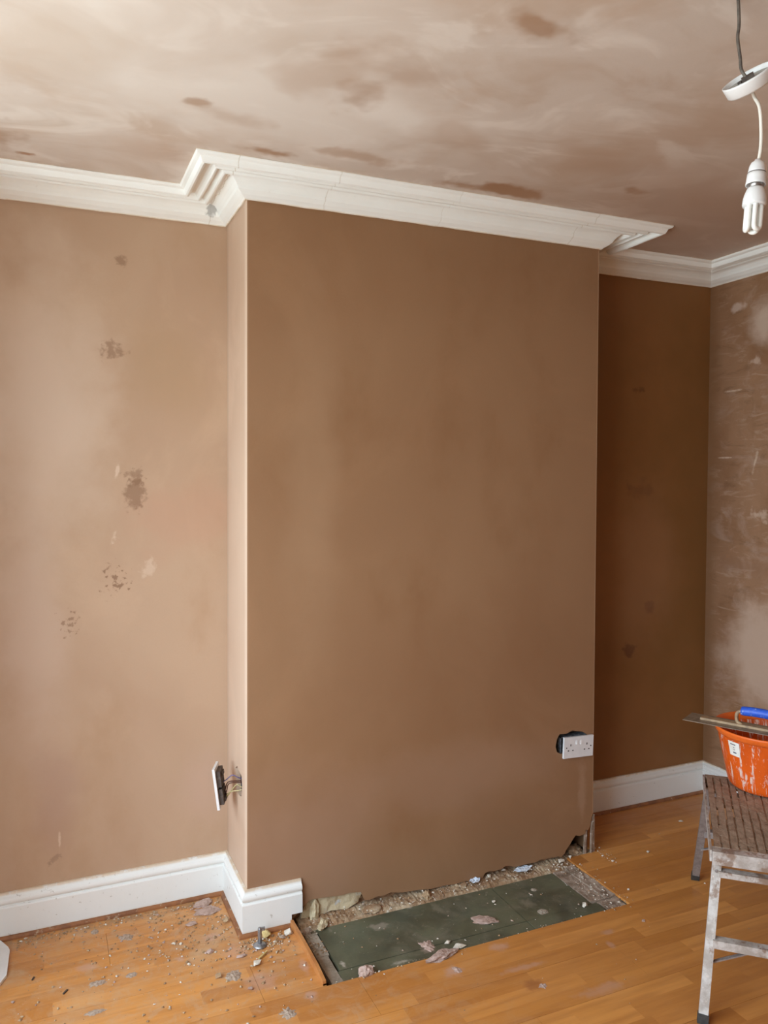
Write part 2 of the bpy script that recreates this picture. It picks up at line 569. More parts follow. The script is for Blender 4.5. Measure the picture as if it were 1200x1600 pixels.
g = n.noise(1.0, 5, 0.6, vec=gv.outputs[0], dist=0.4)
c = n.mix(n.step(g, 0.35, 0.72, 0, 0.5), c, (0.34, 0.118, 0.030))
g2 = n.noise(6.0, 3, 0.6, vec=gv.outputs[0])
c = n.mix(n.step(g2, 0.45, 0.8, 0, 0.3), c, (0.56, 0.26, 0.09))
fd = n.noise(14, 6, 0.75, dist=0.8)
c = n.mix(n.math('MULTIPLY', n.step(fd, 0.46, 0.66), n.math('ADD', n.step(x, 1.6, 0.5, 0.02, 0.42), n.step(y, -0.2, 0.2, 0, 0.1))), c, (0.50, 0.335, 0.205))  # dust tint fades rightward, painting in the darker shade of the right floor
# plaster dust trodden in, heavier in the alcove corner; thinned rightward to paint in shade
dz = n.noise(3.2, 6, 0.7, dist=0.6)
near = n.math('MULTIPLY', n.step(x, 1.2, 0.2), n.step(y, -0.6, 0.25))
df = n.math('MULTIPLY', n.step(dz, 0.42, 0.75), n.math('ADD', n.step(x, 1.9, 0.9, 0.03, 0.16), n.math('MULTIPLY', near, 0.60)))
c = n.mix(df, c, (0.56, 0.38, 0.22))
sp = n.noise(45, 4, 0.75)
c = n.mix(n.math('MULTIPLY', n.step(sp, 0.62, 0.72), n.math('ADD', 0.10, n.math('MULTIPLY', near, 0.65))), c, (0.50, 0.39, 0.28))
wd = n.step(n.math('ABSOLUTE', n.math('SUBTRACT', y, 0.26)), 0.05, 0.0, 0, 0.6)
wd = n.math('MULTIPLY', wd, n.math('MULTIPLY', n.step(x, 0.75, 0.55), n.step(n.noise(20, 5, .7), 0.38, 0.6)))
c = n.mix(wd, c, (0.26, 0.18, 0.11))
pinkd = (0.52, 0.33, 0.26)
for (sx, sy, rx, ry, k_) in ((0.60, -0.28, 0.07, 0.07, 0.45), (0.496, 0.025, 0.05, 0.035, 0.6), (0.102, 0.018, 0.05, 0.03, 0.5),
                             (1.173, -0.47, 0.045, 0.035, 0.6), (1.373, -0.418, 0.045, 0.03, 0.5), (1.38, -0.543, 0.11, 0.02, 0.4),
                             (1.724, -0.555, 0.015, 0.03, 0.4), (1.766, -0.494, 0.035, 0.02, 0.4), (1.55, -0.73, 0.12, 0.03, 0.35),
                             (0.72, -0.401, 0.03, 0.025, 0.6), (0.384, -0.058, 0.02, 0.022, 0.6), (0.56, -0.09, 0.06, 0.06, 0.4),
                             (0.744, -0.26, 0.02, 0.07, 0.5)):
    c = n.stain(c, x, y, sx, sy, rx, ry, pinkd, 0.9, k_, 26, 0.2, 1.0)
c = n.stain(c, x, y, 1.367, -0.63, 0.05, 0.03, (0.26, 0.085, 0.03), 0.8, 0.6, 25, 0.3, 1.0)
n.col(c)
n.rough(n.step(dz, 0.3, 0.7, 0.30, 0.55))
n.bump(g, 0.06, 0.002)
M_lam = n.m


def simple(name, A, B, scale, rough=0.8, metallic=0.0, bump=0.3, bd=0.004, lo=0.4, hi=0.65, C3=None, s3=40):
    n = N(name, rough, metallic)
    c = n.mix(n.step(n.noise(scale, 5, 0.65), lo, hi), A, B)
    if C3:
        c = n.mix(n.step(n.noise(s3, 5, 0.7), 0.58, 0.68), c, C3)
    n.col(c)
    if bump:
        n.bump(n.noise(scale * 2.2, 5, 0.6), bump, bd)
    return n.m


M_bead = simple('bead_wood', (0.30, 0.115, 0.04), (0.20, 0.075, 0.03), 20, 0.5, bump=0.1, C3=(0.42, 0.30, 0.2), s3=35)
M_edge = simple('edge_wood', (0.50, 0.21, 0.065), (0.40, 0.15, 0.045), 16, 0.45, bump=0.05, C3=(0.55, 0.38, 0.24), s3=50)
M_core = simple('masonry', (0.16, 0.085, 0.045), (0.09, 0.05, 0.03), 20, 0.9, bump=0.6)
M_black = simple('void_shade', (0.012, 0.009, 0.007), (0.02, 0.014, 0.01), 20, 0.95)  # near-black paints the shade of the wall voids onto the masonry
M_base = simple('rough_base', (0.34, 0.195, 0.105), (0.22, 0.115, 0.06), 18, 0.9, bump=0.7, bd=0.008, C3=(0.60, 0.50, 0.36), s3=30)
M_cream = simple('old_plaster', (0.60, 0.50, 0.33), (0.42, 0.31, 0.18), 22, 0.9, bump=0.6, bd=0.006, C3=(0.55, 0.54, 0.52), s3=25)
M_rubble = simple('rubble', (0.29, 0.17, 0.09), (0.46, 0.35, 0.23), 13, 0.95, bump=0.8, bd=0.008, C3=(0.60, 0.53, 0.44), s3=45)
M_conc = simple('concrete', (0.40, 0.34, 0.27), (0.26, 0.21, 0.155), 25, 0.9, bump=0.5, C3=(0.52, 0.46, 0.39), s3=50)
M_concr = simple('dusty_concrete', (0.38, 0.29, 0.225), (0.20, 0.135, 0.09), 18, 0.9, bump=0.6, C3=(0.62, 0.55, 0.48), s3=60)
M_cavity = simple('dirt', (0.05, 0.038, 0.028), (0.09, 0.07, 0.05), 40, 0.95, bump=0.6)

n = N('green_slab', 0.55)
x, y, z = n.xyz()
c = n.mix(n.step(n.noise(5, 5, 0.6), 0.35, 0.65), (0.125, 0.124, 0.074), (0.080, 0.076, 0.046))
c = n.mix(n.step(n.noise(9, 6, 0.7, dist=0.8), 0.47, 0.70, 0, 0.65), c, (0.165, 0.145, 0.10))
c = n.mix(n.step(n.noise(24, 5, 0.7, dist=1.2), 0.60, 0.70, 0, 0.5), c, (0.26, 0.225, 0.165))
c = n.mix(n.step(n.noise(5, 4, 0.6, vec=n.scaled((1, 1, 1), loc=(4, 2, 0))), 0.55, 0.7, 0, 0.5), c, (0.045, 0.042, 0.028))
c = n.mix(n.step(n.noise(3, 4, 0.6), 0.5, 0.7, 0, 0.4), c, (0.10, 0.12, 0.08))
sp = n.noise(75, 3, 0.7)
c = n.mix(n.step(sp, 0.70, 0.76, 0, 0.75), c, (0.42, 0.38, 0.32))
for (sx, sy, rx, ry, k_, cc) in ((1.161, -0.308, 0.03, 0.045, 0.7, (0.38, 0.27, 0.22)), (1.642, -0.281, 0.024, 0.02, 0.7, (0.32, 0.27, 0.20)),
                                 (1.625, -0.213, 0.05, 0.04, 0.45, (0.26, 0.22, 0.16)), (1.70, -0.139, 0.016, 0.014, 0.8, (0.36, 0.30, 0.22)),
                                 (0.867, -0.285, 0.014, 0.025, 0.8, (0.50, 0.44, 0.36)), (1.05, -0.345, 0.05, 0.012, 0.7, (0.40, 0.36, 0.29)),
                                 (1.06, -0.13, 0.045, 0.03, 0.6, (0.34, 0.29, 0.23)), (1.30, -0.10, 0.02, 0.07, 0.5, (0.22, 0.19, 0.13)),
                                 (1.21, -0.06, 0.02, 0.012, 0.8, (0.4, 0.35, 0.28))):
    c = n.stain(c, x, y, sx, sy, rx, ry, cc, 1.1, k_, 45, 0.2, 0.95)
n.col(c)
n.rough(n.step(n.noise(9, 4), 0.3, 0.7, 0.40, 0.7))
n.bump(n.noise(60, 4), 0.2, 0.003)
M_green = n.m

M_white_pl = simple('white_plastic', (0.80, 0.80, 0.80), (0.77, 0.77, 0.77), 30, 0.35, bump=0)
M_shade_pl = simple('grubby_shaded_plastic', (0.40, 0.40, 0.37), (0.26, 0.26, 0.24), 30, 0.5, bump=0)  # grubby grey, darkened to paint in the shade inside the ceiling rose
M_sock = simple('socket_plastic', (0.74, 0.73, 0.73), (0.70, 0.69, 0.69), 30, 0.35, bump=0)
M_dark_pl = simple('dark_plastic', (0.05, 0.035, 0.03), (0.10, 0.075, 0.06), 50, 0.6)
M_slot = simple('slot_dark', (0.015, 0.012, 0.012), (0.02, 0.02, 0.02), 30, 0.8, bump=0)
M_steel = simple('galvanised', (0.42, 0.43, 0.45), (0.22, 0.22, 0.23), 40, 0.4, 0.8, 0.2)
M_steelbox = simple('back_box_metal', (0.30, 0.33, 0.38), (0.12, 0.12, 0.13), 60, 0.5, 0.4, 0.2, C3=(0.6, 0.55, 0.5), s3=90)
M_cable = simple('grey_cable', (0.14, 0.115, 0.095), (0.08, 0.065, 0.055), 60, 0.6, bump=0)
M_flex = simple('white_flex', (0.80, 0.77, 0.70), (0.78, 0.74, 0.67), 20, 0.45, bump=0)
M_blue_w = simple('blue_wire', (0.13, 0.10, 0.21), (0.16, 0.12, 0.23), 20, 0.4, bump=0)
M_brown_w = simple('brown_wire', (0.07, 0.02, 0.015), (0.09, 0.03, 0.02), 20, 0.4, bump=0)
M_yel_w = simple('yellow_wire', (0.55, 0.45, 0.22), (0.36, 0.34, 0.15), 60, 0.4, bump=0)
M_tube = N('fluorescent_tube', 0.25)
M_tube.col((0.84, 0.84, 0.80, 1))
M_tube = M_tube.m
M_brass = simple('bulb_cap_metal', (0.50, 0.47, 0.45), (0.34, 0.31, 0.29), 60, 0.35, 0.9, 0)

# aluminium hop-up caked in plaster
n = N('splashed_aluminium', 0.5, 0.0)
c = n.mix(n.step(n.noise(16, 5, 0.65), 0.4, 0.62), (0.40, 0.35, 0.31), (0.60, 0.57, 0.54))
c = n.mix(n.step(n.noise(11, 5, 0.7, vec=n.scaled((1.2, 1.2, 1))), 0.50, 0.60, 0, 0.85), c, (0.25, 0.16, 0.11))
c = n.mix(n.step(n.noise(60, 4, 0.7), 0.60, 0.70, 0, 0.7), c, (0.72, 0.62, 0.54))
n.col(c)
n.b.inputs['Metallic'].default_value = 0.25
n.bump(n.noise(50, 4), 0.4, 0.003)
M_alu = n.m
M_alu_d = simple('dull_aluminium', (0.36, 0.33, 0.32), (0.27, 0.24, 0.23), 45, 0.45, 0.5, 0.3, C3=(0.5, 0.46, 0.43), s3=70)
M_caked = simple('caked_plaster', (0.33, 0.225, 0.155), (0.24, 0.155, 0.10), 35, 0.85, bump=0.7, bd=0.005, C3=(0.44, 0.34, 0.26), s3=55)
M_rubber = simple('black_rubber', (0.03, 0.028, 0.026), (0.05, 0.045, 0.04), 40, 0.8)

# orange bucket with plaster runs (object space: z up the side)
n = N('orange_plastic', 0.38)
x, y, z = n.xyz()
ang = n.math('ARCTAN2', y, x)
rv = n.new('CombineXYZ')
n.lk(n.math('MULTIPLY', ang, 11), rv.inputs[0])
n.lk(n.math('MULTIPLY', z, 9), rv.inputs[1])
runs = n.noise(1.0, 4, 0.6, vec=rv.outputs[0], dist=0.6)
c = n.mix(n.step(n.noise(7, 3), 0.4, 0.65), (0.72, 0.105, 0.007), (0.60, 0.08, 0.005))
rm = n.math('MULTIPLY', n.step(runs, 0.56, 0.62, 0, 0.85), n.step(n.noise(45, 4, 0.7), 0.38, 0.52))
rm = n.math('MULTIPLY', rm, n.step(z, 0.194, 0.186))
c = n.mix(rm, c, (0.78, 0.62, 0.53))
sp = n.math('MULTIPLY', n.step(n.noise(85, 4, 0.75), 0.60, 0.68, 0, 0.7), n.step(z, 0.194, 0.186))
c = n.mix(sp, c, (0.74, 0.46, 0.34))
n.col(c)
n.bump(n.math('ADD', rm, sp), 0.3, 0.002)
M_orange = n.m
n = N('orange_lip', 0.42)
c = n.mix(n.step(n.noise(20, 4), 0.4, 0.65), (0.80, 0.15, 0.02), (0.72, 0.12, 0.012))
n.col(c)
M_lip = n.m
M_sticker = simple('paper_label', (0.80, 0.77, 0.70), (0.72, 0.68, 0.6), 30, 0.7, bump=0)
M_print = simple('label_print', (0.10, 0.11, 0.14), (0.16, 0.16, 0.18), 60, 0.7, bump=0)
M_bluegrip = simple('blue_grip', (0.02, 0.09, 0.55), (0.03, 0.12, 0.66), 40, 0.45, bump=0.1, C3=(0.30, 0.42, 0.70), s3=60)
M_trowel = simple('trowel_steel', (0.30, 0.23, 0.165), (0.20, 0.145, 0.10), 30, 0.45, 0.25, 0.3, C3=(0.42, 0.34, 0.25), s3=45)
M_spine = simple('trowel_spine', (0.42, 0.29, 0.17), (0.30, 0.20, 0.12), 40, 0.6, 0.1, 0.4)

M_pinkdeb = simple('pink_plaster_lump', (0.50, 0.355, 0.30), (0.38, 0.255, 0.20), 60, 0.95, bump=0.8, bd=0.004)
M_whitedeb = simple('white_plaster_chip', (0.68, 0.62, 0.53), (0.52, 0.43, 0.33), 60, 0.9, bump=0.5)
M_tandeb = simple('tan_plaster_lump', (0.46, 0.32, 0.19), (0.34, 0.22, 0.13), 60, 0.95, bump=0.7)
M_greydeb = simple('grey_plaster_splash', (0.44, 0.335, 0.26), (0.32, 0.225, 0.16), 70, 0.9, bump=0.7)
M_yeldeb = simple('yellow_foam', (0.66, 0.50, 0.22), (0.48, 0.34, 0.13), 60, 0.9, bump=0.6)
M_bluepaper = simple('pale_blue_paper', (0.62, 0.70, 0.82), (0.74, 0.78, 0.85), 35, 0.6, bump=0.5)
M_browndeb = simple('brown_grit', (0.34, 0.21, 0.11), (0.24, 0.145, 0.075), 60, 0.95, bump=0.4)
M_darkdeb = simple('dark_splinter', (0.06, 0.04, 0.03), (0.09, 0.06, 0.04), 50, 0.8)


# ================================================================== room shell
def wall_mesh(name, boxes, mat, label):
    bm = bmesh.new()
    for b in boxes:
        box(bm, *b)
    return struct(obj(name, bm, mat), label)


T = 0.15
# back wall of both alcoves
wall_mesh('wall_back', [(WL - T, BL + 0.1, DA, DA + T, -0.1, ZC + 0.1), (BR - 0.1, WR + T, DA, DA + T, -0.1, ZC + 0.1),
                        (BL + 0.1, BR - 0.1, DA + 0.02, DA + T, -0.1, ZC + 0.1)], M_back,
          'freshly skimmed pink plaster wall of the alcoves either side of the chimney breast')
wall_mesh('wall_right', [(WR, WR + T, YB, DA, -0.1, ZC + 0.1)], M_right,
          'patchy drying plaster wall on the right, glossy and streaked')
wall_mesh('wall_near', [(BAYX - T, WR + T, YB - T, YB, -0.1, ZC + 0.1)], M_front, 'plastered wall facing the chimney breast')
# left wall: a short pier, then a bay with the window
wall_mesh('wall_left', [(BAYX - T, WL, BAY0, DA, -0.1, ZC + 0.1), (BAYX - T, WL, YB, BAY1, -0.1, ZC + 0.1),
                        (BAYX - T, BAYX, BAY1, BAY0, -0.1, SILL), (BAYX - T, BAYX, BAY1, BAY0, HEAD, ZC + 0.1)], M_back,
          'plastered window wall with a bay')
# bay window frame (three lights)
bm = bmesh.new()
fx0, fx1 = BAYX - 0.11, BAYX - 0.04
box(bm, fx0, fx1, BAY1, BAY0, SILL, SILL + 0.06)
box(bm, fx0, fx1, BAY1, BAY0, HEAD - 0.06, HEAD)
for yy in (BAY0 - 0.03, BAY1 + 0.03, BAY1 + (BAY0 - BAY1) / 3, BAY1 + 2 * (BAY0 - BAY1) / 3):
    box(bm, fx0, fx1, yy - 0.03, yy + 0.03, SILL, HEAD)
box(bm, fx0, BAYX + 0.06, BAY1, BAY0, SILL - 0.03, SILL)
struct(obj('window_1', bm, M_paint), 'white painted frame of the bay window')

bm = bmesh.new()
box(bm, BAYX - T, WR + T, YB - T, DA + T, ZC, ZC + 0.12)
struct(obj('ceiling', bm, M_ceil), 'newly skimmed ceiling drying in pale and brown patches')

# ------------------------------------------------------------------ chimney breast
wc_ = struct(empty('wall_chimney', (0, 0, 0)), 'chimney breast skimmed in damp brown plaster with a broken bottom edge')


def lx(z):
    return BLB + (BL - BLB) * z / ZW


def rx(z):
    return BRB + (BR - BRB) * z / ZW


rag = [(0.780, 0.01), (0.820, 0.048), (0.845, 0.067), (0.887, 0.065), (0.932, 0.062), (0.965, 0.058), (0.999, 0.060), (1.042, 0.054), (1.058, 0.020),
       (1.080, 0.018), (1.107, 0.023), (1.135, 0.021), (1.161, 0.027), (1.21, 0.016), (1.275, 0.012), (1.33, 0.004), (1.384, 0.006), (1.43, 0.001), (1.482, 0.003),
       (1.519, -0.008), (1.553, -0.006), (1.560, 0.006), (1.566, 0.016), (1.584, 0.021), (1.61, 0.017), (1.641, 0.018), (1.66, 0.027), (1.680, 0.024),
       (1.706, 0.014), (1.759, 0.015), (1.805, 0.014), (1.83, 0.020), (1.858, 0.018), (1.893, 0.017), (1.913, 0.016), (1.928, 0.010), (1.945, 0.021),
       (1.950, 0.032), (1.970, 0.053), (1.986, 0.074), (2.000, 0.088), (2.021, 0.082), (2.047, 0.086), (2.052, 0.103), (2.063, 0.098),
       (2.074, 0.118), (2.080, 0.150), (2.087, 0.165)]
outer = [(lx(0.0), -0.01)] + rag + [(rx(ZC), ZC), (lx(ZC), ZC)]
sock_hole = [(1.925, 0.440), (1.903, 0.452), (1.896, 0.475), (1.902, 0.505), (1.915, 0.524), (1.950, 0.522), (1.978, 0.532), (2.000, 0.526),
             (2.03, 0.520), (2.062, 0.500), (2.060, 0.440)]
bm = poly_plate(outer, [sock_hole], lambda a, b, d: (a, d, b), 0.016)
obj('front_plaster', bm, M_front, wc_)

side_hole = [(0.172, 0.520), (0.163, 0.500), (0.160, 0.470), (0.150, 0.446), (0.118, 0.440), (0.080, 0.448), (0.070, 0.490), (0.078, 0.520), (0.10, 0.526),
             (0.125, 0.528), (0.150, 0.535)]
out2 = [(0.0005, -0.01), (DA, -0.01), (DA, ZC), (0.0005, ZC)]


def place_left(a, b, d):
    return (BLB + (BL - BLB) * b / ZW + d, a, b)


bm = poly_plate(out2, [side_hole], place_left, 0.016)
obj('side_plaster', bm, M_side, wc_)
bm = poly_plate([(0.0165, 0.166), (0.03, 0.14), (0.05, 0.0), (DA, 0.0), (DA, ZC), (0.0165, ZC)], [],
                lambda a, b, d: (BRB + (BR - BRB) * b / ZW - d - 0.0005, a, b), 0.016)
obj('side_plaster', bm, M_front, wc_)
# masonry behind, leaving the socket back boxes and the broken corner hollow
bm = bmesh.new()
box(bm, 0.70, 1.86, 0.07, DA + 0.02, -0.02, ZC)
box(bm, 1.86, 2.06, 0.20, DA + 0.02, -0.02, 0.3)
obj('masonry_core', bm, M_black, wc_)
bm = bmesh.new()
box(bm, 1.86, 2.06, 0.055, DA + 0.02, 0.3, ZC)
obj('masonry_core', bm, M_core, wc_)
# rough base exposed below the plaster
bm = bmesh.new()
nx, nz = 90, 7
grid = []
for j in range(nz):
    row = []
    for i in range(nx):
        xx = 0.765 + (1.95 - 0.765) * i / (nx - 1)
        zz = -0.03 + 0.115 * j / (nz - 1)
        yy = 0.030 + 0.012 * mnoise.noise(Vector((xx * 22, zz * 30, 3.1))) + 0.006 * mnoise.noise(Vector((xx * 70, zz * 70, 1)))
        row.append(bm.verts.new((xx, yy, zz)))
    grid.append(row)
for j in range(nz - 1):
    for i in range(nx - 1):
        bm.faces.new((grid[j][i], grid[j][i + 1], grid[j + 1][i + 1], grid[j + 1][i]))
r_ = bmesh.ops.extrude_face_region(bm, geom=bm.faces[:])
for v in r_['geom']:
    if isinstance(v, bmesh.types.BMVert):
        v.co.y += 0.045
obj('rough_base', bm, M_base, wc_)
# cream backing plaster left standing near the skirting end
bm = poly_plate([(0.815, 0.000), (0.835, 0.058), (0.86, 0.072), (0.93, 0.069), (0.975, 0.068), (1.03, 0.062), (1.052, 0.045), (1.035, 0.012), (0.99, -0.004), (0.93, 0.004), (0.88, -0.008)],
                [], lambda a, b, d: (a, 0.012 + d, b), 0.012)
bmesh.ops.subdivide_edges(bm, edges=bm.edges[:], cuts=2, use_grid_fill=True)
for v in bm.verts:
    v.co.y += 0.004 * mnoise.noise(v.co * 45)
obj('backing_plaster', bm, M_cream, wc_)
# splintered edge strips at the broken right corner
for (x0, x1, z0, z1, yy, dx) in ((2.047, 2.057, -0.004, 0.100, 0.004, 0.003), (2.060, 2.069, -0.004, 0.112, 0.010, -0.004), (2.076, 2.084, -0.004, 0.130, -0.002, 0.002),
                                 (2.088, 2.098, -0.004, 0.158, 0.002, 0.000), (2.094, 2.101, 0.01, 0.120, 0.02, 0.004)):
    bm = bmesh.new()
    vs = box(bm, x0, x1, yy, yy + 0.007, z0, z1)
    for v in vs[4:]:
        v.co.x += dx
    vs[4].co.z -= 0.014
    bmesh.ops.subdivide_edges(bm, edges=bm.edges[:], cuts=3, use_grid_fill=True)
    for v in bm.verts:
        v.co.x += 0.0022 * mnoise.noise(v.co * 90)
        v.co.y += 0.002 * mnoise.noise(v.co * 80 + Vector((5, 0, 0)))
    obj('splintered_strip', bm, M_concr if dx >= 0 else M_core, wc_)
# rubble in the broken corner
bm = bmesh.new()
bmesh.ops.create_icosphere(bm, subdivisions=3, radius=1.0)
for v in bm.verts:
    k = 1 + 0.35 * mnoise.noise(v.co * 2.5) + 0.15 * mnoise.noise(v.co * 7)
    v.co = Vector((2.022 + v.co.x * 0.045 * k, 0.055 + v.co.y * 0.045 * k, -0.006 + v.co.z * 0.024 * k))
obj('corner_rubble', bm, M_rubble, wc_, smooth=False)


# ------------------------------------------------------------------ mouldings swept along the walls
def miters(path):
    P = [Vector(p) for p in path]
    ns = []
    for a, b in zip(P, P[1:]):
        d = (b - a).normalized()
        ns.append(Vector((d.y, -d.x)))
    out = []
    for i in range(len(P)):
        if i == 0:
            out.append(ns[0])
        elif i == len(P) - 1:
            out.append(ns[-1])
        else:
            s = ns[i - 1] + ns[i]
            out.append(s / (1 + ns[i - 1].dot(ns[i])))
    return P, out


def run(bm, path, i, prof, step=0.06, jit=0.0, seed=0.0, cap=True):
    P, Mt = miters(path)
    a, b, ma, mb = P[i], P[i + 1], Mt[i], Mt[i + 1]
    L = (b - a).length
    k = max(1, int(L / step))
    rings = []
    for s in range(k + 1):
        t = s / k
        ring = []
        for q, (o, z) in enumerate(prof):
            pa = a + ma * o
            pb = b + mb * o
            p = pa.lerp(pb, t)
            dz = 0.0
            if jit and 0 < s < k:
                dz = jit * mnoise.noise(Vector((t * L * 14 + seed, q * 0.45, seed)))
            ring.append(bm.verts.new((p.x, p.y, z + dz)))
        rings.append(ring)
    m = len(prof)
    for A, B in zip(rings, rings[1:]):
        for q in range(m):
            bm.faces.new((A[q], A[(q + 1) % m], B[(q + 1) % m], B[q]))
    if cap:
        bm.faces.new(rings[0])
        bm.faces.new(list(reversed(rings[-1])))


CP = [(0.0, 0.0585), (0.0, -0.004), (0.007, -0.006), (0.011, -0.001), (0.024, 0.007), (0.037, 0.018), (0.041, 0.026), (0.050, 0.037), (0.060, 0.0455), (0.068, 0.0515),
      (0.075, 0.0530), (0.080, 0.051), (0.084, 0.042), (0.088, 0.037), (0.093, 0.0355), (0.098, 0.038), (0.102, 0.046), (0.107, 0.0530), (0.112, 0.0530), (0.115, 0.050),
      (0.118, 0.040), (0.122, 0.036), (0.127, 0.0355), (0.131, 0.039), (0.135, 0.047), (0.141, 0.0530), (0.153, 0.0535), (0.158, 0.050), (0.162, 0.038), (0.167, 0.030),
      (0.173, 0.0275), (0.179, 0.030), (0.183, 0.038), (0.186, 0.046), (0.192, 0.048), (0.197, 0.0500), (0.2005, 0.0540), (0.2005, 0.0585)]
CP = [(o, ZW + z) for o, z in CP]
cpath = [(WL, BAY0), (WL, DA), (BL, DA), (BL, 0.0), (BR, 0.0), (BR, DA), (WR, DA), (WR, YB)]
clab = ['plaster cornice along the window pier', 'white ribbed plaster cornice along the left alcove',
        'short white ribbed cornice return at the left of the chimney breast', 'long white ribbed cornice across the chimney breast',
        'short cornice return at the right of the chimney breast', 'shaded white cornice in the right alcove', 'white cornice along the right wall']
for i in range(7):
    bm = bmesh.new()
    run(bm, cpath, i, CP, 0.02, 0.0018, seed=i * 7.3)
    o = struct(obj('trim_%d' % (i + 1), bm, M_corn), clab[i])

SP = [(0.0, 0.004), (0.021, 0.004), (0.021, 0.107), (0.019, 0.1105), (0.0135, 0.1125), (0.0125, 0.115), (0.0165, 0.1175), (0.0195, 0.122), (0.0205, 0.127), (0.0200, 0.132),
      (0.0175, 0.137), (0.0135, 0.1405), (0.0110, 0.1425), (0.0090, 0.147), (0.0085, 0.1544), (0.0, 0.1544)]
XB = lx(0.08)
XBR = rx(0.08)
spath = [(WL, BAY0), (WL, DA), (XB, DA), (XB, 0.0), (0.7725, 0.0)]
snames = ['baseboard_pier', 'baseboard_left', 'baseboard_return', 'baseboard_chimney']
slab = ['white skirting on the window pier', 'white moulded skirting board along the left alcove', 'white skirting board on the left side of the chimney breast',
        'cut stub of white skirting on the front of the chimney breast']
for i in range(4):
    bm = bmesh.new()
    run(bm, spath, i, SP, 0.05, 0.0008, seed=i * 3.1)
    if i == 3:
        SP2 = [(o, max(z, 0.041)) for o, z in SP]
        run(bm, [(0.7725, 0.0), (0.812, 0.0)], 0, SP2, 0.05)
    struct(obj(snames[i], bm, M_paint), slab[i])
spath2 = [(XBR, DA), (WR, DA), (WR, YB)]
for i, (nm, lb) in enumerate((('baseboard_back', 'white skirting board in the shaded right alcove'), ('baseboard_right', 'white skirting board along the right wall'))):
    bm = bmesh.new()
    run(bm, spath2, i, SP, 0.06, 0.0008, seed=i * 5.1 + 40)
    struct(obj(nm, bm, M_paint), lb)
# wooden floor bead below the skirting
BP = [(0.0215, 0.0005), (0.0345, 0.0005), (0.0335, 0.006), (0.029, 0.0105), (0.0215, 0.0125)]
bpath = [(WL, BAY0), (WL, DA), (XB, DA), (XB, 0.0), (0.768, 0.0)]
k_ = 8
for pth, rng in ((bpath, (1, 2, 3)), (spath2, (0, 1))):
    for i in rng:
        bm = bmesh.new()
        run(bm, pth, i, BP, 0.06, 0.0006, seed=i * 2.2)
        struct(obj('trim_%d' % k_, bm, M_bead), ['brown wooden floor bead along the left alcove skirting', 'brown wooden bead under the breast side skirting',
                                                 'brown wooden bead under the cut skirting stub', 'dark wooden bead under the right alcove skirting',
                                                 'wooden bead under the right wall skirting'][k_ - 8])
        k_ += 1

# ------------------------------------------------------------------ floor: boards on a subfloor, cut round the hearth
HX0, HX1, HY0, HY1 = 0.778, 1.958, -0.370, 0.02
fl = struct(empty('floor'), 'orange brown laminate floor scattered with plaster dust')
bm = bmesh.new()
box(bm, BAYX - T, WR + T, YB - T, HY0 - 0.002, -0.12, -0.0095)
box(bm, BAYX - T, HX0, HY0 - 0.002, DA + T, -0.12, -0.0095)
box(bm, HX1, WR + T, HY0 - 0.002, DA + T, -0.12, -0.0095)
box(bm, HX0, HX1, HY0 - 0.002, DA + T, -0.12, -0.040)
obj('subfloor', bm, M_cavity, fl)
PITCH = 0.19
row = 0
for j in range(-20, 3):
    y0 = -0.188 + j * PITCH
    y1 = y0 + PITCH
    y0c, y1c = max(y0, YB), min(y1, DA - 0.002)
    if y1c - y0c < 0.01:
        continue
    row += 1
    xs = [BAYX + 0.002 if y1c < BAY0 and y0c > BAY1 else WL + 0.002]
    off = (row * 0.437) % 1.285
    xx = xs[0] + off if off > 0.15 else xs[0] + off + 0.5
    while xx < WR - 0.12:
        xs.append(xx)
        xx += 1.285
    xs.append(WR - 0.002)
    for a, b in zip(xs, xs[1:]):
        segs = [(a, b)]
        if y0c > HY0 - 0.05 and y0c < 0.0 and y1c <= 0.01:      # rows beside the hearth
            segs = []
            if a < HX0:
                segs.append((a, min(b, HX0)))
            if b > HX1:
                segs.append((max(a, HX1), b))
        elif y1c > 0.01:                                          # rows in the alcoves
            segs = []
            if a < XB:
                segs.append((a, min(b, XB - 0.002)))
            if b > XBR:
                segs.append((max(a, XBR + 0.003), b))
        for (p, q) in segs:
            if q - p < 0.02:
                continue
            bm = bmesh.new()
            g = 0.0005
            box(bm, p + g, q - g, y0c + g, y1c - g, -0.009, 0.0)
            bevel(bm, 0.0006, 1)
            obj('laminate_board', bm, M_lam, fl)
# infill by the breast corner where the hearth cut-out meets the boards
bm = bmesh.new()
box(bm, 1.96, XBR - 0.001, 0.004, 0.03, -0.009, -0.001)
obj('mortar_infill', bm, M_rubble, fl)

# ------------------------------------------------------------------ hearth
he = empty('hearth', (1.36, -0.18, -0.03))
tag(he, 'sunken hearth of dark green slabs, dusty and splashed, below the chimney breast', 'hearth')


def child_box(name, x0, x1, y0, y1, z0, z1, mat, par, bv=0.0015, rough=0.0):
    bm = bmesh.new()
    o_ = par.location
    box(bm, x0 - o_.x, x1 - o_.x, y0 - o_.y, y1 - o_.y, z0 - o_.z, z1 - o_.z)
    if rough:
        bmesh.ops.subdivide_edges(bm, edges=bm.edges[:], cuts=9, use_grid_fill=True)
        for v in bm.verts:
            w = v.co + o_
            v.co.z += rough * mnoise.noise(w * 28) + rough * 0.6 * mnoise.noise(w * 80)
            v.co.x += rough * 0.8 * mnoise.noise(w * 30 + Vector((9, 0, 0)))
            v.co.y += rough * 0.8 * mnoise.noise(w * 30 + Vector((0, 9, 0)))
    elif bv:
        bevel(bm, bv, 1)
    return obj(name, bm, mat, par)


def free_child(o):
    """keep the object's own axes on world axes so that its procedural marks stay where they lie"""
    return o


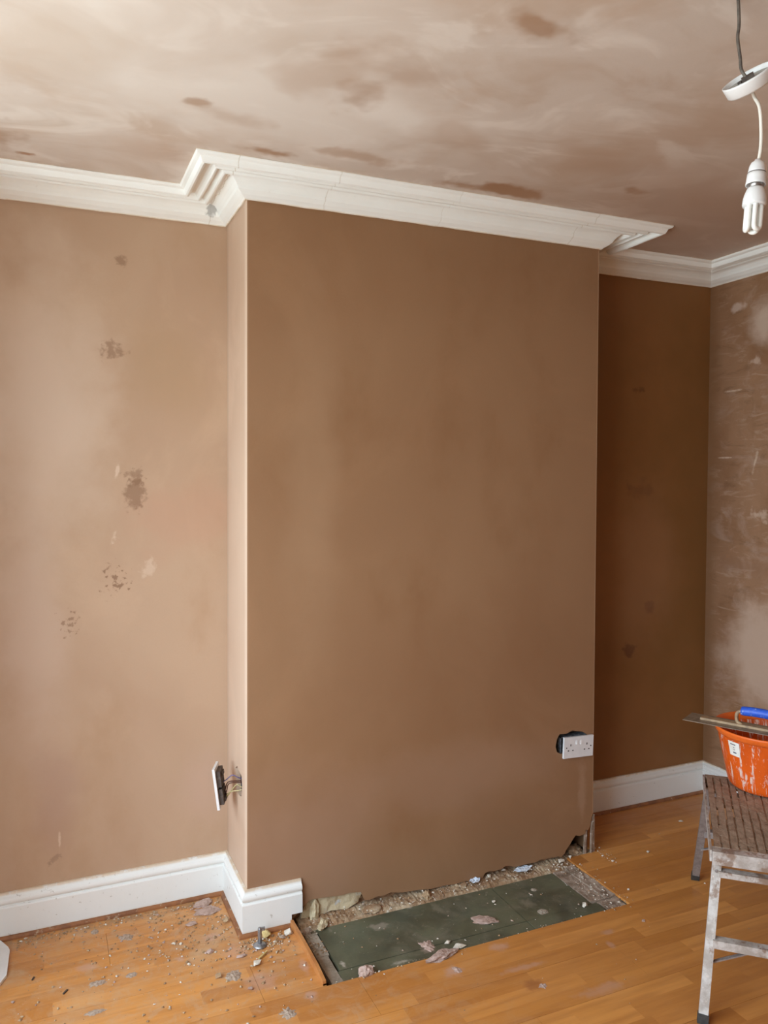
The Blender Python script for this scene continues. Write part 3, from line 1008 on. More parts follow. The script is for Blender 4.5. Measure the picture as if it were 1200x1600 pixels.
G = 0.0016
ZT = -0.0105
# hearth slabs: built in world coordinates, origin at the world's zero via the mesh
def slab(name, x0, x1, y0, y1, z1, mat):
    bm = bmesh.new()
    box(bm, x0, x1, y0, y1, -0.035, z1)
    bevel(bm, 0.0016, 1)
    o = obj(name, bm, mat, he)
    o.matrix_parent_inverse = Matrix.Translation(-he.location)
    return o


slab('hearth_slab', 0.846 + G, 1.556 - G, -0.308 + G, -0.060, ZT, M_green)
slab('hearth_slab', 1.556 + G, 1.842 - G, -0.308 + G, -0.060, ZT - 0.001, M_green)
slab('hearth_slab', 0.838 + G, 1.556 - G, -0.368, -0.308 - G, ZT - 0.0005, M_green)
slab('hearth_slab', 1.556 + G, 1.862 - G, -0.368, -0.308 - G, ZT + 0.0005, M_green)
child_box('concrete_border', 0.800, 0.838, -0.366, -0.215, -0.035, -0.0115, M_conc, he, rough=0.0025)
child_box('concrete_border', 0.800, 0.844, -0.213, -0.075, -0.035, -0.0115, M_conc, he, rough=0.0025)
child_box('concrete_border', 1.846, 1.905, -0.300, -0.060, -0.035, -0.010, M_concr, he, rough=0.003)
child_box('concrete_border', 1.870, 1.955, -0.367, -0.302, -0.035, -0.011, M_concr, he, rough=0.004)
child_box('concrete_border', 1.907, 1.957, -0.300, -0.050, -0.035, -0.006, M_concr, he, rough=0.005)
# mortar bed along the foot of the wall
bm = bmesh.new()
nx, ny = 260, 9
grid = []
for j in range(ny):
    rowv = []
    for i in range(nx):
        xx = 0.80 + (1.955 - 0.80) * i / (nx - 1)
        t = j / (ny - 1)
        yy = -0.058 + 0.026 * mnoise.noise(Vector((xx * 9, 2, 0))) * (1 - t) + 0.105 * t
        hz = -0.0085 + 0.010 * t ** 1.5 + 0.004 * mnoise.noise(Vector((xx * 24, yy * 30, 0))) + 0.0045 * mnoise.noise(Vector((xx * 90, yy * 90, 5)))
        if j == 0:
            hz = -0.016
        rowv.append(bm.verts.new((xx - 1.36, yy + 0.18, hz + 0.03)))
    grid.append(rowv)
for j in range(ny - 1):
    for i in range(nx - 1):
        bm.faces.new((grid[j][i], grid[j][i + 1], grid[j + 1][i + 1], grid[j + 1][i]))
r_ = bmesh.ops.extrude_face_region(bm, geom=bm.faces[:])
for v in r_['geom']:
    if isinstance(v, bmesh.types.BMVert):
        v.co.z = -0.008
obj('mortar_bed', bm, M_rubble, he)

# raised edging strip at the left of the hearth
ed = bmesh.new()
box(ed, 0.7660, 0.7765, -0.374, -0.028, 0.0003, 0.026)
bmesh.ops.subdivide_edges(ed, edges=ed.edges[:], cuts=4, use_grid_fill=True)
for v in ed.verts:
    v.co.x += 0.0016 * mnoise.noise(v.co * 18)
    if v.co.y < -0.33:
        v.co.z -= 0.010 * (-0.33 - v.co.y) / 0.042 * (1 if v.co.z > 0.01 else 0)
tag(obj('edging_strip', ed, M_edge), 'orange wooden edging strip standing along the left side of the hearth', 'edging')


# ================================================================== sockets
def socket_plate(name, par_loc, basis, dark_back, label):
    """double switched socket; local x = width, y = outwards normal, z = height"""
    root = empty(name, par_loc)
    root.rotation_euler = basis.to_euler()
    tag(root, label, 'socket')
    bm = bmesh.new()
    box(bm, -0.073, 0.073, -0.009, 0.0, -0.043, 0.043)
    bevel(bm, 0.0025, 3)
    obj('face_plate', bm, M_sock, root, smooth=False)
    for sx in (-1, 1):
        bm = bmesh.new()
        box(bm, sx * 0.0105 - 0.0048, sx * 0.0105 + 0.0048, -0.0015, 0.0030, 0.011, 0.028)
        bm.verts.ensure_lookup_table()
        for v in bm.verts:
            if v.co.y > 0 and v.co.z > 0.02:
                v.co.y -= 0.0022
        bevel(bm, 0.0008, 1)
        obj('rocker_switch', bm, M_white_pl, root)
    for cx in (-0.040, 0.040):
        for (px, pz, w, h) in ((0, 0.010, 0.0040, 0.0085), (-0.011, -0.012, 0.0066, 0.0042), (0.011, -0.012, 0.0066, 0.0042)):
            bm = bmesh.new()
            box(bm, cx + px - w / 2, cx + px + w / 2, -0.004, 0.0004, pz - h / 2, pz + h / 2)
            obj('pin_slot', bm, M_slot, root)
    for cx in (-0.0603, 0.0603):
        bm = bmesh.new()
        lathe(bm, [(0, 0.0008), (0.0026, 0.0006), (0.003, -0.002)], 12, Matrix.Translation((cx, 0, 0)) @ Matrix.Rotation(-math.pi / 2, 4, 'X'))
        obj('fixing_screw', bm, M_slot, root)
    bm = bmesh.new()
    for (x0, x1, d, z0, z1) in ((-0.060, -0.004, -0.024, -0.030, 0.032), (0.004, 0.060, -0.024, -0.030, 0.032), (-0.03, 0.03, -0.020, -0.034, -0.012),
                                (-0.052, -0.040, -0.030, -0.02, 0.02), (0.036, 0.050, -0.029, -0.022, 0.012)):
        box(bm, x0, x1, d, -0.0085, z0, z1)
    obj('terminal_block', bm, M_dark_pl if dark_back else M_shade_pl, root)
    return root


# on the breast front, standing slightly proud and crooked over its chased hole
bz = Matrix.Rotation(math.radians(2.3), 3, 'Y') @ Matrix.Rotation(math.pi, 3, 'Z')
fs = socket_plate('double_socket', (2.0015, -0.013, 0.4645), bz, False, 'white double wall socket fixed slightly crooked at the right edge of the chimney breast')
bm = bmesh.new()
for b in ((1.930, 2.056, 0.046, 0.049, 0.436, 0.505), (1.930, 1.933, 0.012, 0.049, 0.436, 0.505), (2.053, 2.056, 0.012, 0.049, 0.436, 0.505),
          (1.930, 2.056, 0.012, 0.049, 0.436, 0.439), (1.930, 2.056, 0.012, 0.049, 0.502, 0.505)):
    box(bm, *b)
bb = obj('back_box', bm, M_steelbox, wc_)

# pulled off the side of the breast and hanging by its wires
Rm = Matrix.Rotation(math.radians(-21), 3, 'Z')            # plate normal away from the breast, turned towards the wall
nrm = (Rm @ Vector((-1, 0, 0))).normalized()
tilt = math.radians(-7)
zax = (Vector((0, 0, 1)) + nrm * math.tan(-tilt)).normalized()
nrm = (nrm - zax * nrm.dot(zax)).normalized()
xax = zax                                                # the long way of the plate hangs vertically
yax = nrm
zz_ = xax.cross(yax)
basis = Matrix((xax, yax, zz_)).transposed()
ds = socket_plate('double_socket', (0.549, 0.150, 0.474), basis, True, 'loose white double socket hanging by its wires off the side of the chimney breast')
bm = bmesh.new()
for b in ((0.664, 0.668, 0.076, 0.156, 0.448, 0.520), (0.640, 0.668, 0.076, 0.079, 0.448, 0.520), (0.640, 0.668, 0.153, 0.156, 0.448, 0.520),
          (0.640, 0.668, 0.076, 0.156, 0.448, 0.451), (0.640, 0.668, 0.076, 0.156, 0.517, 0.520)):
    box(bm, *b)
obj('back_box', bm, M_steelbox, wc_)
inv = (Matrix.Translation(ds.location) @ basis.to_4x4()).inverted()
for (nm, pts, m, r) in (
        ('blue_wire', [(0.570, 0.145, 0.485), (0.582, 0.135, 0.497), (0.600, 0.125, 0.513), (0.618, 0.118, 0.505), (0.645, 0.115, 0.492)], M_blue_w, 0.0019),
        ('brown_wire', [(0.576, 0.145, 0.432), (0.582, 0.138, 0.455), (0.586, 0.132, 0.478), (0.600, 0.125, 0.486), (0.645, 0.118, 0.483)], M_brown_w, 0.0019),
        ('brown_wire', [(0.572, 0.149, 0.430), (0.578, 0.142, 0.458), (0.583, 0.136, 0.482), (0.598, 0.13, 0.490), (0.645, 0.124, 0.486)], M_brown_w, 0.0019),
        ('earth_wire', [(0.580, 0.146, 0.428), (0.590, 0.138, 0.440), (0.602, 0.13, 0.462), (0.616, 0.118, 0.479), (0.630, 0.112, 0.470), (0.650, 0.11, 0.465)], M_yel_w, 0.0019),
        ('earth_wire', [(0.578, 0.142, 0.424), (0.586, 0.134, 0.446), (0.603, 0.122, 0.456), (0.622, 0.112, 0.459), (0.636, 0.106, 0.466), (0.652, 0.104, 0.478)], M_yel_w, 0.0019)):
    bm = bmesh.new()
    tube(bm, catmull([inv @ Vector(p) for p in pts], 6), r, 8)
    obj(nm, bm, m, ds, smooth=True)

# ================================================================== pendant lamp
pe = empty('pendant_lamp', (1.3334, -1.3854, ZC))
tag(pe, 'white ceiling pendant hanging loose from its grey cable with a bare energy saving bulb', 'lamp')
PI_ = Matrix.Translation(-pe.location)


def pobj(name, bm, mat, smooth=True, par=pe):
    bm.transform(PI_)
    return obj(name, bm, mat, par, smooth)


LS = Vector((-0.0236, -0.0214, -0.0145))
rc = Vector((1.371, -1.380, 2.4065)) + LS
ax = Vector((-0.625, -0.115, 0.765)).normalized()
bm = bmesh.new()
tube(bm, catmull([(1.3334, -1.3854, 2.5572)] + [Vector(p) + LS for p in ((1.3585, -1.366, 2.52), (1.356, -1.3655, 2.49), (1.360, -1.369, 2.45), (1.362, -1.371, 2.425), (1.370, -1.379, 2.404))] + [rc + ax * -0.016], 8), 0.0033, 8)
pobj('ceiling_cable', bm, M_cable)
q = ax.to_track_quat('Z', 'Y').to_matrix().to_4x4()
Mr = Matrix.Translation(rc) @ q
bm = bmesh.new()
lathe(bm, [(0.0, -0.024), (0.030, -0.024), (0.043, -0.023), (0.0475, -0.019), (0.0505, 0.000), (0.0510, 0.004), (0.0495, 0.0045), (0.0480, 0.001), (0.0455, -0.014), (0.042, -0.0175),
           (0.0, -0.018)], 48, Mr)
rose = pobj('ceiling_rose', bm, M_white_pl)
bm = bmesh.new()
lathe(bm, [(0, -0.0165), (0.0452, -0.0165), (0.0470, -0.0050), (0.012, -0.0060), (0, -0.0060)], 40, Mr)
box(bm, -0.020, 0.020, -0.006, 0.006, -0.013, -0.004, Mr)
pobj('rose_inside', bm, M_shade_pl, False, rose)
bm = bmesh.new()
box(bm, -0.012, 0.012, -0.009, 0.009, -0.006, 0.005, Mr @ Matrix.Rotation(0.5, 4, 'Z'))
box(bm, -0.022, -0.014, -0.004, 0.004, -0.012, 0.000, Mr)
pobj('terminal_connector', bm, M_dark_pl, False, rose)
base_pt = rc - ax * 0.023
hold_top = Vector((1.3865, -1.3945, 2.2350)) + LS
bm = bmesh.new()
tube(bm, catmull([base_pt + ax * 0.004, base_pt - ax * 0.010 + Vector((0.001, 0, -0.006)), Vector((1.3915, -1.392, 2.345)) + LS, Vector((1.3945, -1.3945, 2.30)) + LS, Vector((1.3935, -1.395, 2.262)) + LS, hold_top + Vector((0.001, 0, -0.004))], 8), 0.0037, 8)
pobj('flex', bm, M_flex)
axd = (Vector((1.3705, -1.3965, 2.0800)) + LS - hold_top).normalized()
qd = axd.to_track_quat('Z', 'Y').to_matrix().to_4x4()
Mh = Matrix.Translation(hold_top) @ qd
bm = bmesh.new()
lathe(bm, [(0, -0.003), (0.006, -0.003), (0.007, 0.0), (0.0125, 0.004), (0.0155, 0.011), (0.0172, 0.022), (0.0175, 0.0245), (0.0165, 0.0250), (0.0165, 0.0262), (0.0182, 0.0268),
           (0.0186, 0.034), (0.0198, 0.046), (0.0200, 0.050), (0.0180, 0.050), (0.0172, 0.042), (0, 0.042)], 36, Mh)
hold = pobj('lamp_holder', bm, M_white_pl)
bm = bmesh.new()
lathe(bm, [(0.0168, 0.0245), (0.0176, 0.0247), (0.0176, 0.0265), (0.0168, 0.0267)], 36, Mh)
pobj('holder_seam', bm, M_dark_pl, True, hold)
bm = bmesh.new()
lathe(bm, [(0, 0.040), (0.0125, 0.040), (0.0132, 0.046), (0.0132, 0.058), (0, 0.058)], 30, Mh)
bulb_cap = pobj('bulb_cap', bm, M_brass)
bm = bmesh.new()
lathe(bm, [(0, 0.056), (0.0150, 0.056), (0.0170, 0.060), (0.0205, 0.070), (0.0225, 0.080), (0.0230, 0.090), (0.0222, 0.0935), (0, 0.0935)], 36, Mh)
pobj('bulb_ballast', bm, M_white_pl)
for ang in (0.15, 0.15 + 2.094, 0.15 + 4.189):
    cx, cy = 0.0115 * math.cos(ang), 0.0115 * math.sin(ang)
    tx, ty = -math.sin(ang) * 0.0078, math.cos(ang) * 0.0078
    pts = []
    for k in range(5):
        pts.append((cx + tx, cy + ty, 0.090 + 0.046 * k / 4))
    for k in range(1, 8):
        a = math.pi * k / 8
        pts.append((cx + tx * math.cos(a), cy + ty * math.cos(a), 0.136 + 0.0078 * math.sin(a)))
    for k in range(5):
        pts.append((cx - tx, cy - ty, 0.136 - 0.046 * k / 4))
    bm = bmesh.new()
    tube(bm, [Mh @ Vector(p) for p in pts], 0.0050, 10)
    pobj('fluorescent_tube', bm, M_tube)

# ================================================================== hop-up platform
UA = math.atan2(0.724, 0.690)
hp = empty('step_platform', (1.811, -0.901, 0.0), UA)
tag(hp, 'plaster caked aluminium step platform with slatted top standing on the floor under the bucket', 'step platform')
HT, HL, HW = 0.463, 0.630, 0.335
nsl = 13
pit = (HW - 0.014) / nsl
for k in range(nsl):
    y1 = -0.007 - k * pit
    bm = bmesh.new()
    box(bm, 0.022, HL - 0.012, y1 - pit + 0.0065, y1, HT - 0.010, HT)
    bmesh.ops.subdivide_edges(bm, edges=[e for e in bm.edges if abs(e.verts[0].co.x - e.verts[1].co.x) > 0.3], cuts=24)
    for v in bm.verts:
        if v.co.z > HT - 0.005:
            v.co.z += 0.0016 * mnoise.noise(v.co * 40)
        v.co.y += 0.0016 * mnoise.noise(v.co * 55)
    obj('slat', bm, M_caked, hp)
for (xa, xb) in ((0.022, 0.055), (0.20, 0.245), (0.37, 0.43), (HL - 0.06, HL - 0.012)):
    bm = bmesh.new()
    box(bm, xa, xb, -HW + 0.006, -0.006, HT - 0.016, HT - 0.0035)
    obj('cross_bridge', bm, M_caked, hp)
# grime clogging many of the gaps
bm = bmesh.new()
random.seed(3)
for k in range(1, nsl):
    yy = -0.007 - k * pit + 0.0032
    xx = 0.06
    while xx < HL - 0.08:
        ln = random.uniform(0.03, 0.11)
        if random.random() < 0.80:
            box(bm, xx, min(xx + ln, HL - 0.06), yy - 0.0045, yy + 0.0045, HT - 0.012, HT - random.uniform(0.0005, 0.0045))
        xx += ln
tag(obj('clogged_plaster', bm, M_caked, hp), 'dried plaster clogging the gaps between slats', kind='stuff')
# front and back bullnose lips
for (x0, x1, nm) in ((-0.012, 0.026, 'front_lip'), (HL - 0.018, HL + 0.006, 'back_lip')):
    bm = bmesh.new()
    box(bm, x0, x1, -HW, 0.0, HT - (0.040 if nm == 'front_lip' else 0.03), HT - 0.001)
    bevel(bm, 0.008, 3)
    obj(nm, bm, M_alu if nm == 'front_lip' else M_caked, hp, smooth=False)
for yy in (0.004, -HW - 0.004):
    bm = bmesh.new()
    beam(bm, (-0.004, yy, HT - 0.018), (HL, yy, HT - 0.018), 0.006, 0.034)
    bevel(bm, 0.001, 1)
    obj('side_rail', bm, M_alu, hp)
FS = 0.115
for (xt, xb, ends) in ((0.012, -FS + 0.006, 'near'), (HL - 0.03, HL + FS + 0.0, 'far')):
    for (yt, yb) in ((-0.014, 0.022), (-HW + 0.014, -HW - 0.022)):
        top = Vector((xt, yt, HT - 0.040 if ends == 'near' else HT - 0.03))
        bot = Vector((xb, yb, 0.022))
        bm = bmesh.new()
        beam(bm, bot, top, 0.022, 0.026, up=(0, 1, 0))
        bevel(bm, 0.0025, 2)
        lg = obj('leg', bm, M_alu if ends == 'near' else M_alu_d, hp)
        d = (bot - top).normalized()
        bm = bmesh.new()
        beam(bm, bot - d * 0.004, bot + d * (0.0215 / abs(d.z)), 0.0255, 0.030, up=(0, 1, 0))
        for v in bm.verts:
            v.co.z = max(v.co.z, 0.0004)
        obj('rubber_foot', bm, M_rubber, lg)
        if ends == 'near':
            bm = bmesh.new()
            pc = top + d * 0.022 + Vector((-0.014, 0, 0))
            lathe(bm, [(0, -0.001), (0.0045, -0.0006), (0.0045, 0.002)], 12, Matrix.Translation(pc) @ Matrix.Rotation(math.pi / 2, 4, 'Y'))
            obj('rivet', bm, M_alu_d, lg)


def legpt(end, y_side, z):
    xt, xb = (0.012, -FS + 0.006) if end == 'near' else (HL - 0.03, HL + FS)
    t = (HT - 0.035 - z) / (HT - 0.035 - 0.022)
    yt, yb = ((-0.014, 0.022), (-HW + 0.014, -HW - 0.022))[y_side]
    return Vector((xt + (xb - xt) * t, yt + (yb - yt) * t, z))


for (end, z, nm, m) in (('near', 0.211, 'lower_rung', M_alu), ('near', 0.395, 'upper_rung', M_alu), ('far', 0.222, 'lower_rung', M_alu_d), ('far', 0.402, 'upper_rung', M_alu_d)):
    a, b = legpt(end, 0, z), legpt(end, 1, z)
    a.y -= 0.008
    b.y += 0.008
    bm = bmesh.new()
    beam(bm, a, b, 0.030, 0.024 if z < 0.3 else 0.017)
    bevel(bm, 0.004, 2)
    obj(nm, bm, m, hp)
for (end, sgn) in (('near', 1), ('far', -1)):
    for sd in (0, 1):
        a = legpt(end, sd, 0.150)
        b = legpt(end, sd, 0.222)
        a.y += -0.004 if sd == 0 else 0.004
        b = b + Vector((sgn * 0.010, -0.130 if sd == 0 else 0.130, -0.020))
        a = a + Vector((sgn * 0.012, 0, 0))
        bm = bmesh.new()
        beam(bm, a, b, 0.004, 0.012, up=(1, 0, 0))
        obj('brace', bm, M_alu_d, hp)

# ================================================================== bucket
bk = empty('bucket', (2.368, -0.622, HT + 0.0022))
tag(bk, 'orange plastic bucket streaked with plaster standing on the step platform', 'bucket')
prof = [(0, 0.004), (0.112, 0.004), (0.116, 0.0), (0.126, 0.003), (0.133, 0.010), (0.137, 0.022), (0.150, 0.085), (0.163, 0.145), (0.1720, 0.188), (0.1735, 0.191), (0.1700, 0.1905),
        (0.1665, 0.186), (0.158, 0.145), (0.145, 0.085), (0.132, 0.024), (0.124, 0.012), (0, 0.010)]
bm = bmesh.new()
lathe(bm, prof, 72)
obj('bucket_body', bm, M_orange, bk, smooth=True)
bm = bmesh.new()
lathe(bm, [(0.1690, 0.189), (0.1745, 0.1895), (0.1800, 0.197), (0.1850, 0.208), (0.1865, 0.213), (0.1840, 0.2165), (0.1805, 0.215), (0.1755, 0.203), (0.1690, 0.191)], 72, closed=True)
obj('rim_lip', bm, M_lip, bk, smooth=True)
# paper label on the side facing the room
lab_dir = Vector((-0.9995, 0.02, 0)).normalized()
th0 = math.atan2(lab_dir.y, lab_dir.x)


def on_bucket(dt, z, off=0.0008):
    r = 0.137 + (0.1705 - 0.137) * (z - 0.022) / (0.178 - 0.022) + off
    return Vector((r * math.cos(th0 + dt), r * math.sin(th0 + dt), z))


def patch(bm, a0, a1, z0, z1, off, na=6, nz=3):
    g = [[bm.verts.new(on_bucket(a0 + (a1 - a0) * i / na, z0 + (z1 - z0) * j / nz, off)) for i in range(na + 1)] for j in range(nz + 1)]
    for j in range(nz):
        for i in range(na):
            bm.faces.new((g[j][i], g[j][i + 1], g[j + 1][i + 1], g[j + 1][i]))


bm = bmesh.new()
patch(bm, -0.14, 0.14, 0.130, 0.182, 0.0012)
st = obj('price_sticker', bm, M_sticker, bk)
bm = bmesh.new()
patch(bm, -0.08, 0.05, 0.170, 0.174, 0.0016, 4, 1)
patch(bm, -0.015, 0.015, 0.160, 0.163, 0.0016, 2, 1)
patch(bm, -0.015, 0.015, 0.152, 0.155, 0.0016, 2, 1)
patch(bm, -0.04, 0.05, 0.140, 0.145, 0.0016, 4, 1)
obj('sticker_print', bm, M_print, st)

# ================================================================== trowel lying across the bucket
td = Vector((0.465, -0.885, 0)).normalized()
tw = empty('plastering_trowel', (2.182, -0.419, HT + 0.0022 + 0.2180), math.atan2(td.y, td.x))
tag(tw, 'long steel plastering trowel with blue handle lying across the rim of the bucket', 'trowel')
bm = bmesh.new()
box(bm, 0.0, 0.470, -0.0545, 0.0545, 0.0, 0.0016)
bevel(bm, 0.0004, 1)
obj('blade', bm, M_trowel, tw)
bm = bmesh.new()
box(bm, 0.050, 0.42, -0.014, 0.014, 0.0016, 0.0095)
bevel(bm, 0.003, 2)
obj('blade_mounting', bm, M_spine, tw)
bm = bmesh.new()
pts = catmull([(0.190, 0, 0.006), (0.176, 0, 0.014), (0.172, 0, 0.030), (0.175, 0, 0.046), (0.188, 0, 0.055), (0.205, 0, 0.056), (0.32, 0, 0.056)], 6)
tube(bm, pts, 0.0062, 10)
obj('shank', bm, M_spine, tw, smooth=True)
bm = bmesh.new()
tube(bm, catmull([(0.188, 0, 0.056), (0.192, 0, 0.056), (0.20, 0, 0.057), (0.24, 0, 0.059), (0.28, 0, 0.058), (0.312, 0, 0.056), (0.318, 0, 0.056)], 5),
     [0.010 + 0.0065 * math.sin(math.pi * min(1, max(0, (i + 3) / 36.0))) ** 0.5 for i in range(31)], 18)
obj('grip', bm, M_bluegrip, tw, smooth=True)

# ================================================================== things lying about
# capped pipe stub standing on the floor
ps = empty('pipe_stub', (0.640, -0.092, 0.0))
tag(ps, 'grey metal pipe stub with round flange standing on the floor by the cut skirting', 'pipe stub')
bm = bmesh.new()
lathe(bm, [(0, 0.0003), (0.021, 0.0003), (0.023, 0.002), (0.022, 0.005), (0.014, 0.009), (0.009, 0.011), (0, 0.011)], 32)
obj('flange', bm, M_steel, ps, smooth=True)
bm = bmesh.new()
lathe(bm, [(0, 0.008), (0.0070, 0.008), (0.0068, 0.060), (0.0045, 0.064), (0, 0.064)], 20)
obj('pipe', bm, M_steel, ps, smooth=True)
bm = bmesh.new()
beam(bm, (0.003, 0, 0.058), (0.017, -0.004, 0.059), 0.007, 0.010)
bevel(bm, 0.002, 2)
obj('valve_lug', bm, M_steel, ps)

# white board with clipped corners at the left edge
bm = poly_plate([(-0.30, 0.278), (-0.160, 0.274), (-0.136, 0.226), (-0.1295, 0.203), (-0.1335, 0.062), (-0.152, 0.020), (-0.30, 0.012)], [],
                lambda a, b, d: (a, b, 0.010 - d), 0.0095)
tag(obj('white_board', bm, M_white_pl), 'white rigid board with clipped corners lying on the floor at the left wall', 'board')


def lump(name, x, y, rx_, ry_, h, mat, label, cat='plaster lump', z=0.0, rough=0.35, sub=2, rot=None, flat=0.35):
    bm = bmesh.new()
    if sub < 3:                                   # angular chips: hull of scattered points
        rnd = random.Random(int(x * 1e4) * 7 + int(y * 1e4))
        for _ in range(16):
            d = Vector((rnd.uniform(-1, 1), rnd.uniform(-1, 1), rnd.uniform(-0.4, 1)))
            bm.verts.new(d.normalized() * rnd.uniform(0.62, 1.12))
        hl = bmesh.ops.convex_hull(bm, input=bm.verts[:])
        bmesh.ops.delete(bm, geom=[v for v in hl['geom_interior'] if isinstance(v, bmesh.types.BMVert)], context='VERTS')
        rough *= 0.5
    else:
        bmesh.ops.create_icosphere(bm, subdivisions=sub, radius=1.0)
    sd = Vector((x * 37, y * 53, h * 91))
    a = rot if rot is not None else random.uniform(0, 6.28)
    zmin = 9
    for v in bm.verts:
        k = 1 + rough * mnoise.noise(v.co * 1.4 + sd) + rough * 0.6 * mnoise.noise(v.co * 4 + sd)
        v.co = v.co * k
        if v.co.z < -flat:
            v.co.z = -flat
        px, py = v.co.x * rx_, v.co.y * ry_
        v.co.x = px * math.cos(a) - py * math.sin(a)
        v.co.y = px * math.sin(a) + py * math.cos(a)
        v.co.z *= h / (1 + flat)
        zmin = min(zmin, v.co.z)
    for v in bm.verts:
        v.co.z -= zmin
    o = obj(name, bm, mat)
    o.location = (x, y, z + 0.0004)
    tag(o, label, cat, 'fallen plaster debris')
    return o


def splash(name, x, y, rx_, ry_, mat, label, h=0.0025, z=0.0, spiky=0.45, rot=0.0):
    bm = bmesh.new()
    sd = Vector((x * 31, y * 47, 2))
    nr, na = 5, 36
    ctr = bm.verts.new((0, 0, h))
    rings = []
    for i in range(1, nr + 1):
        R = []
        for k in range(na):
            a = 2 * math.pi * k / na
            d = Vector((math.cos(a), math.sin(a), 0))
            e = 1 + spiky * mnoise.noise(d * 2.2 + sd) + spiky * 0.5 * mnoise.noise(d * 6 + sd)
            t = i / nr
            px, py = d.x * rx_ * e * t, d.y * ry_ * e * t
            qx, qy = px * math.cos(rot) - py * math.sin(rot), px * math.sin(rot) + py * math.cos(rot)
            hz = h * (1 - t ** 2) * (0.7 + 0.8 * mnoise.noise(Vector((px * 130, py * 130, 1)) + sd)) if i < nr else 0.0
            R.append(bm.verts.new((qx, qy, max(hz, 0.0))))
        rings.append(R)
    for k in range(na):
        bm.faces.new((ctr, rings[0][k], rings[0][(k + 1) % na]))
    for A, B in zip(rings, rings[1:]):
        for k in range(na):
            bm.faces.new((A[k], B[k], B[(k + 1) % na], A[(k + 1) % na]))
    o = obj(name, bm, mat)
    o.location = (x, y, z + 0.0003)
    tag(o, label, 'plaster splash', 'dried plaster splashes')
    return o


random.seed(11)
# --- in the corner of the left alcove
lump('plaster_lump', 0.513, 0.243, 0.034, 0.020, 0.016, M_pinkdeb, 'large pale pink plaster lump by the bead in the alcove corner', rot=0.3, sub=3)
lump('plaster_slab', 0.516, 0.190, 0.046, 0.028, 0.007, M_pinkdeb, 'flat grey-pink plaster slab just in front of the biggest alcove lump', rot=-0.2, sub=3)
lump('plaster_flake', 0.454, 0.130, 0.024, 0.016, 0.006, M_pinkdeb, 'thin broken pink plaster flake in front of the alcove slab', rot=0.2)
lump('plaster_lump', 0.566, 0.092, 0.014, 0.019, 0.018, M_tandeb, 'crumbly tan plaster lump beside the breast side skirting')
lump('plaster_lump', 0.480, -0.063, 0.013, 0.014, 0.014, M_pinkdeb, 'round pinkish plaster lump alone on the floor left of the pipe stub')
lump('plaster_chip', 0.569, -0.128, 0.020, 0.010, 0.008, M_pinkdeb, 'pale pink plaster chip left of and nearer than the pipe stub', 'plaster chip', rot=0.1)
lump('plaster_chip', 0.607, -0.186, 0.018, 0.018, 0.012, M_whitedeb, 'white plaster chip at the tip of the yellow splinter', 'plaster chip')
lump('plaster_lump', 0.478, -0.207, 0.014, 0.012, 0.018, M_tandeb, 'pointed tan plaster lump left of the grey starry splash')
lump('plaster_chip', 0.555, -0.302, 0.012, 0.008, 0.010, M_pinkdeb, 'small grey-pink chip on the bare floor in front of the white chip', 'plaster chip')
lump('foam_lump', 0.675, -0.050, 0.014, 0.018, 0.026, M_yeldeb, 'crumbly yellow foam lump right behind the pipe stub', 'foam lump')
lump('plaster_lump', 0.746, -0.062, 0.015, 0.018, 0.022, M_whitedeb, 'whitish plaster lump at the far end of the edging strip')
lump('plaster_lump', 0.722, -0.078, 0.012, 0.012, 0.013, M_greydeb, 'small grey plaster lump left of the whitish lump by the edging strip')
lump('plaster_chip', 0.404, -0.102, 0.007, 0.007, 0.008, M_whitedeb, 'tiny whitish chip in the middle of the left floor', 'plaster chip')
lump('plaster_chip', 0.378, 0.033, 0.010, 0.007, 0.006, M_whitedeb, 'left of two tiny cream chips in front of the alcove', 'plaster chip')
lump('plaster_chip', 0.398, 0.024, 0.007, 0.006, 0.006, M_whitedeb, 'right of two tiny cream chips in front of the alcove', 'plaster chip')
lump('plaster_chip', -0.112, -0.076, 0.008, 0.006, 0.004, M_pinkdeb, 'faint pale flake in the shadow near the white board', 'plaster chip')
bm = bmesh.new()
beam(bm, (0.618, -0.166, 0.004), (0.652, -0.140, 0.0065), 0.005, 0.006)
bmesh.ops.subdivide_edges(bm, edges=bm.edges[:], cuts=2)
for v in bm.verts:
    v.co += Vector((0.001, 0.001, 0.0008)) * mnoise.noise(v.co * 120)
tag(obj('wood_splinter', bm, M_yeldeb), 'pale yellow wood splinter lying in front of the pipe stub', 'splinter')
for (x, y, a, L, lb) in ((0.034, -0.089, 0.9, 0.020, 'dark splinter on the floor near the middle of the left edge'), (-0.057, 0.020, 1.2, 0.014, 'short dark splinter right of the white board')):
    bm = bmesh.new()
    dx, dy = math.cos(a) * L / 2, math.sin(a) * L / 2
    beam(bm, (x - dx, y - dy, 0.0022), (x + dx, y + dy, 0.003), 0.0045, 0.003)
    bevel(bm, 0.0008, 1)
    tag(obj('wood_splinter', bm, M_darkdeb), lb, 'splinter')
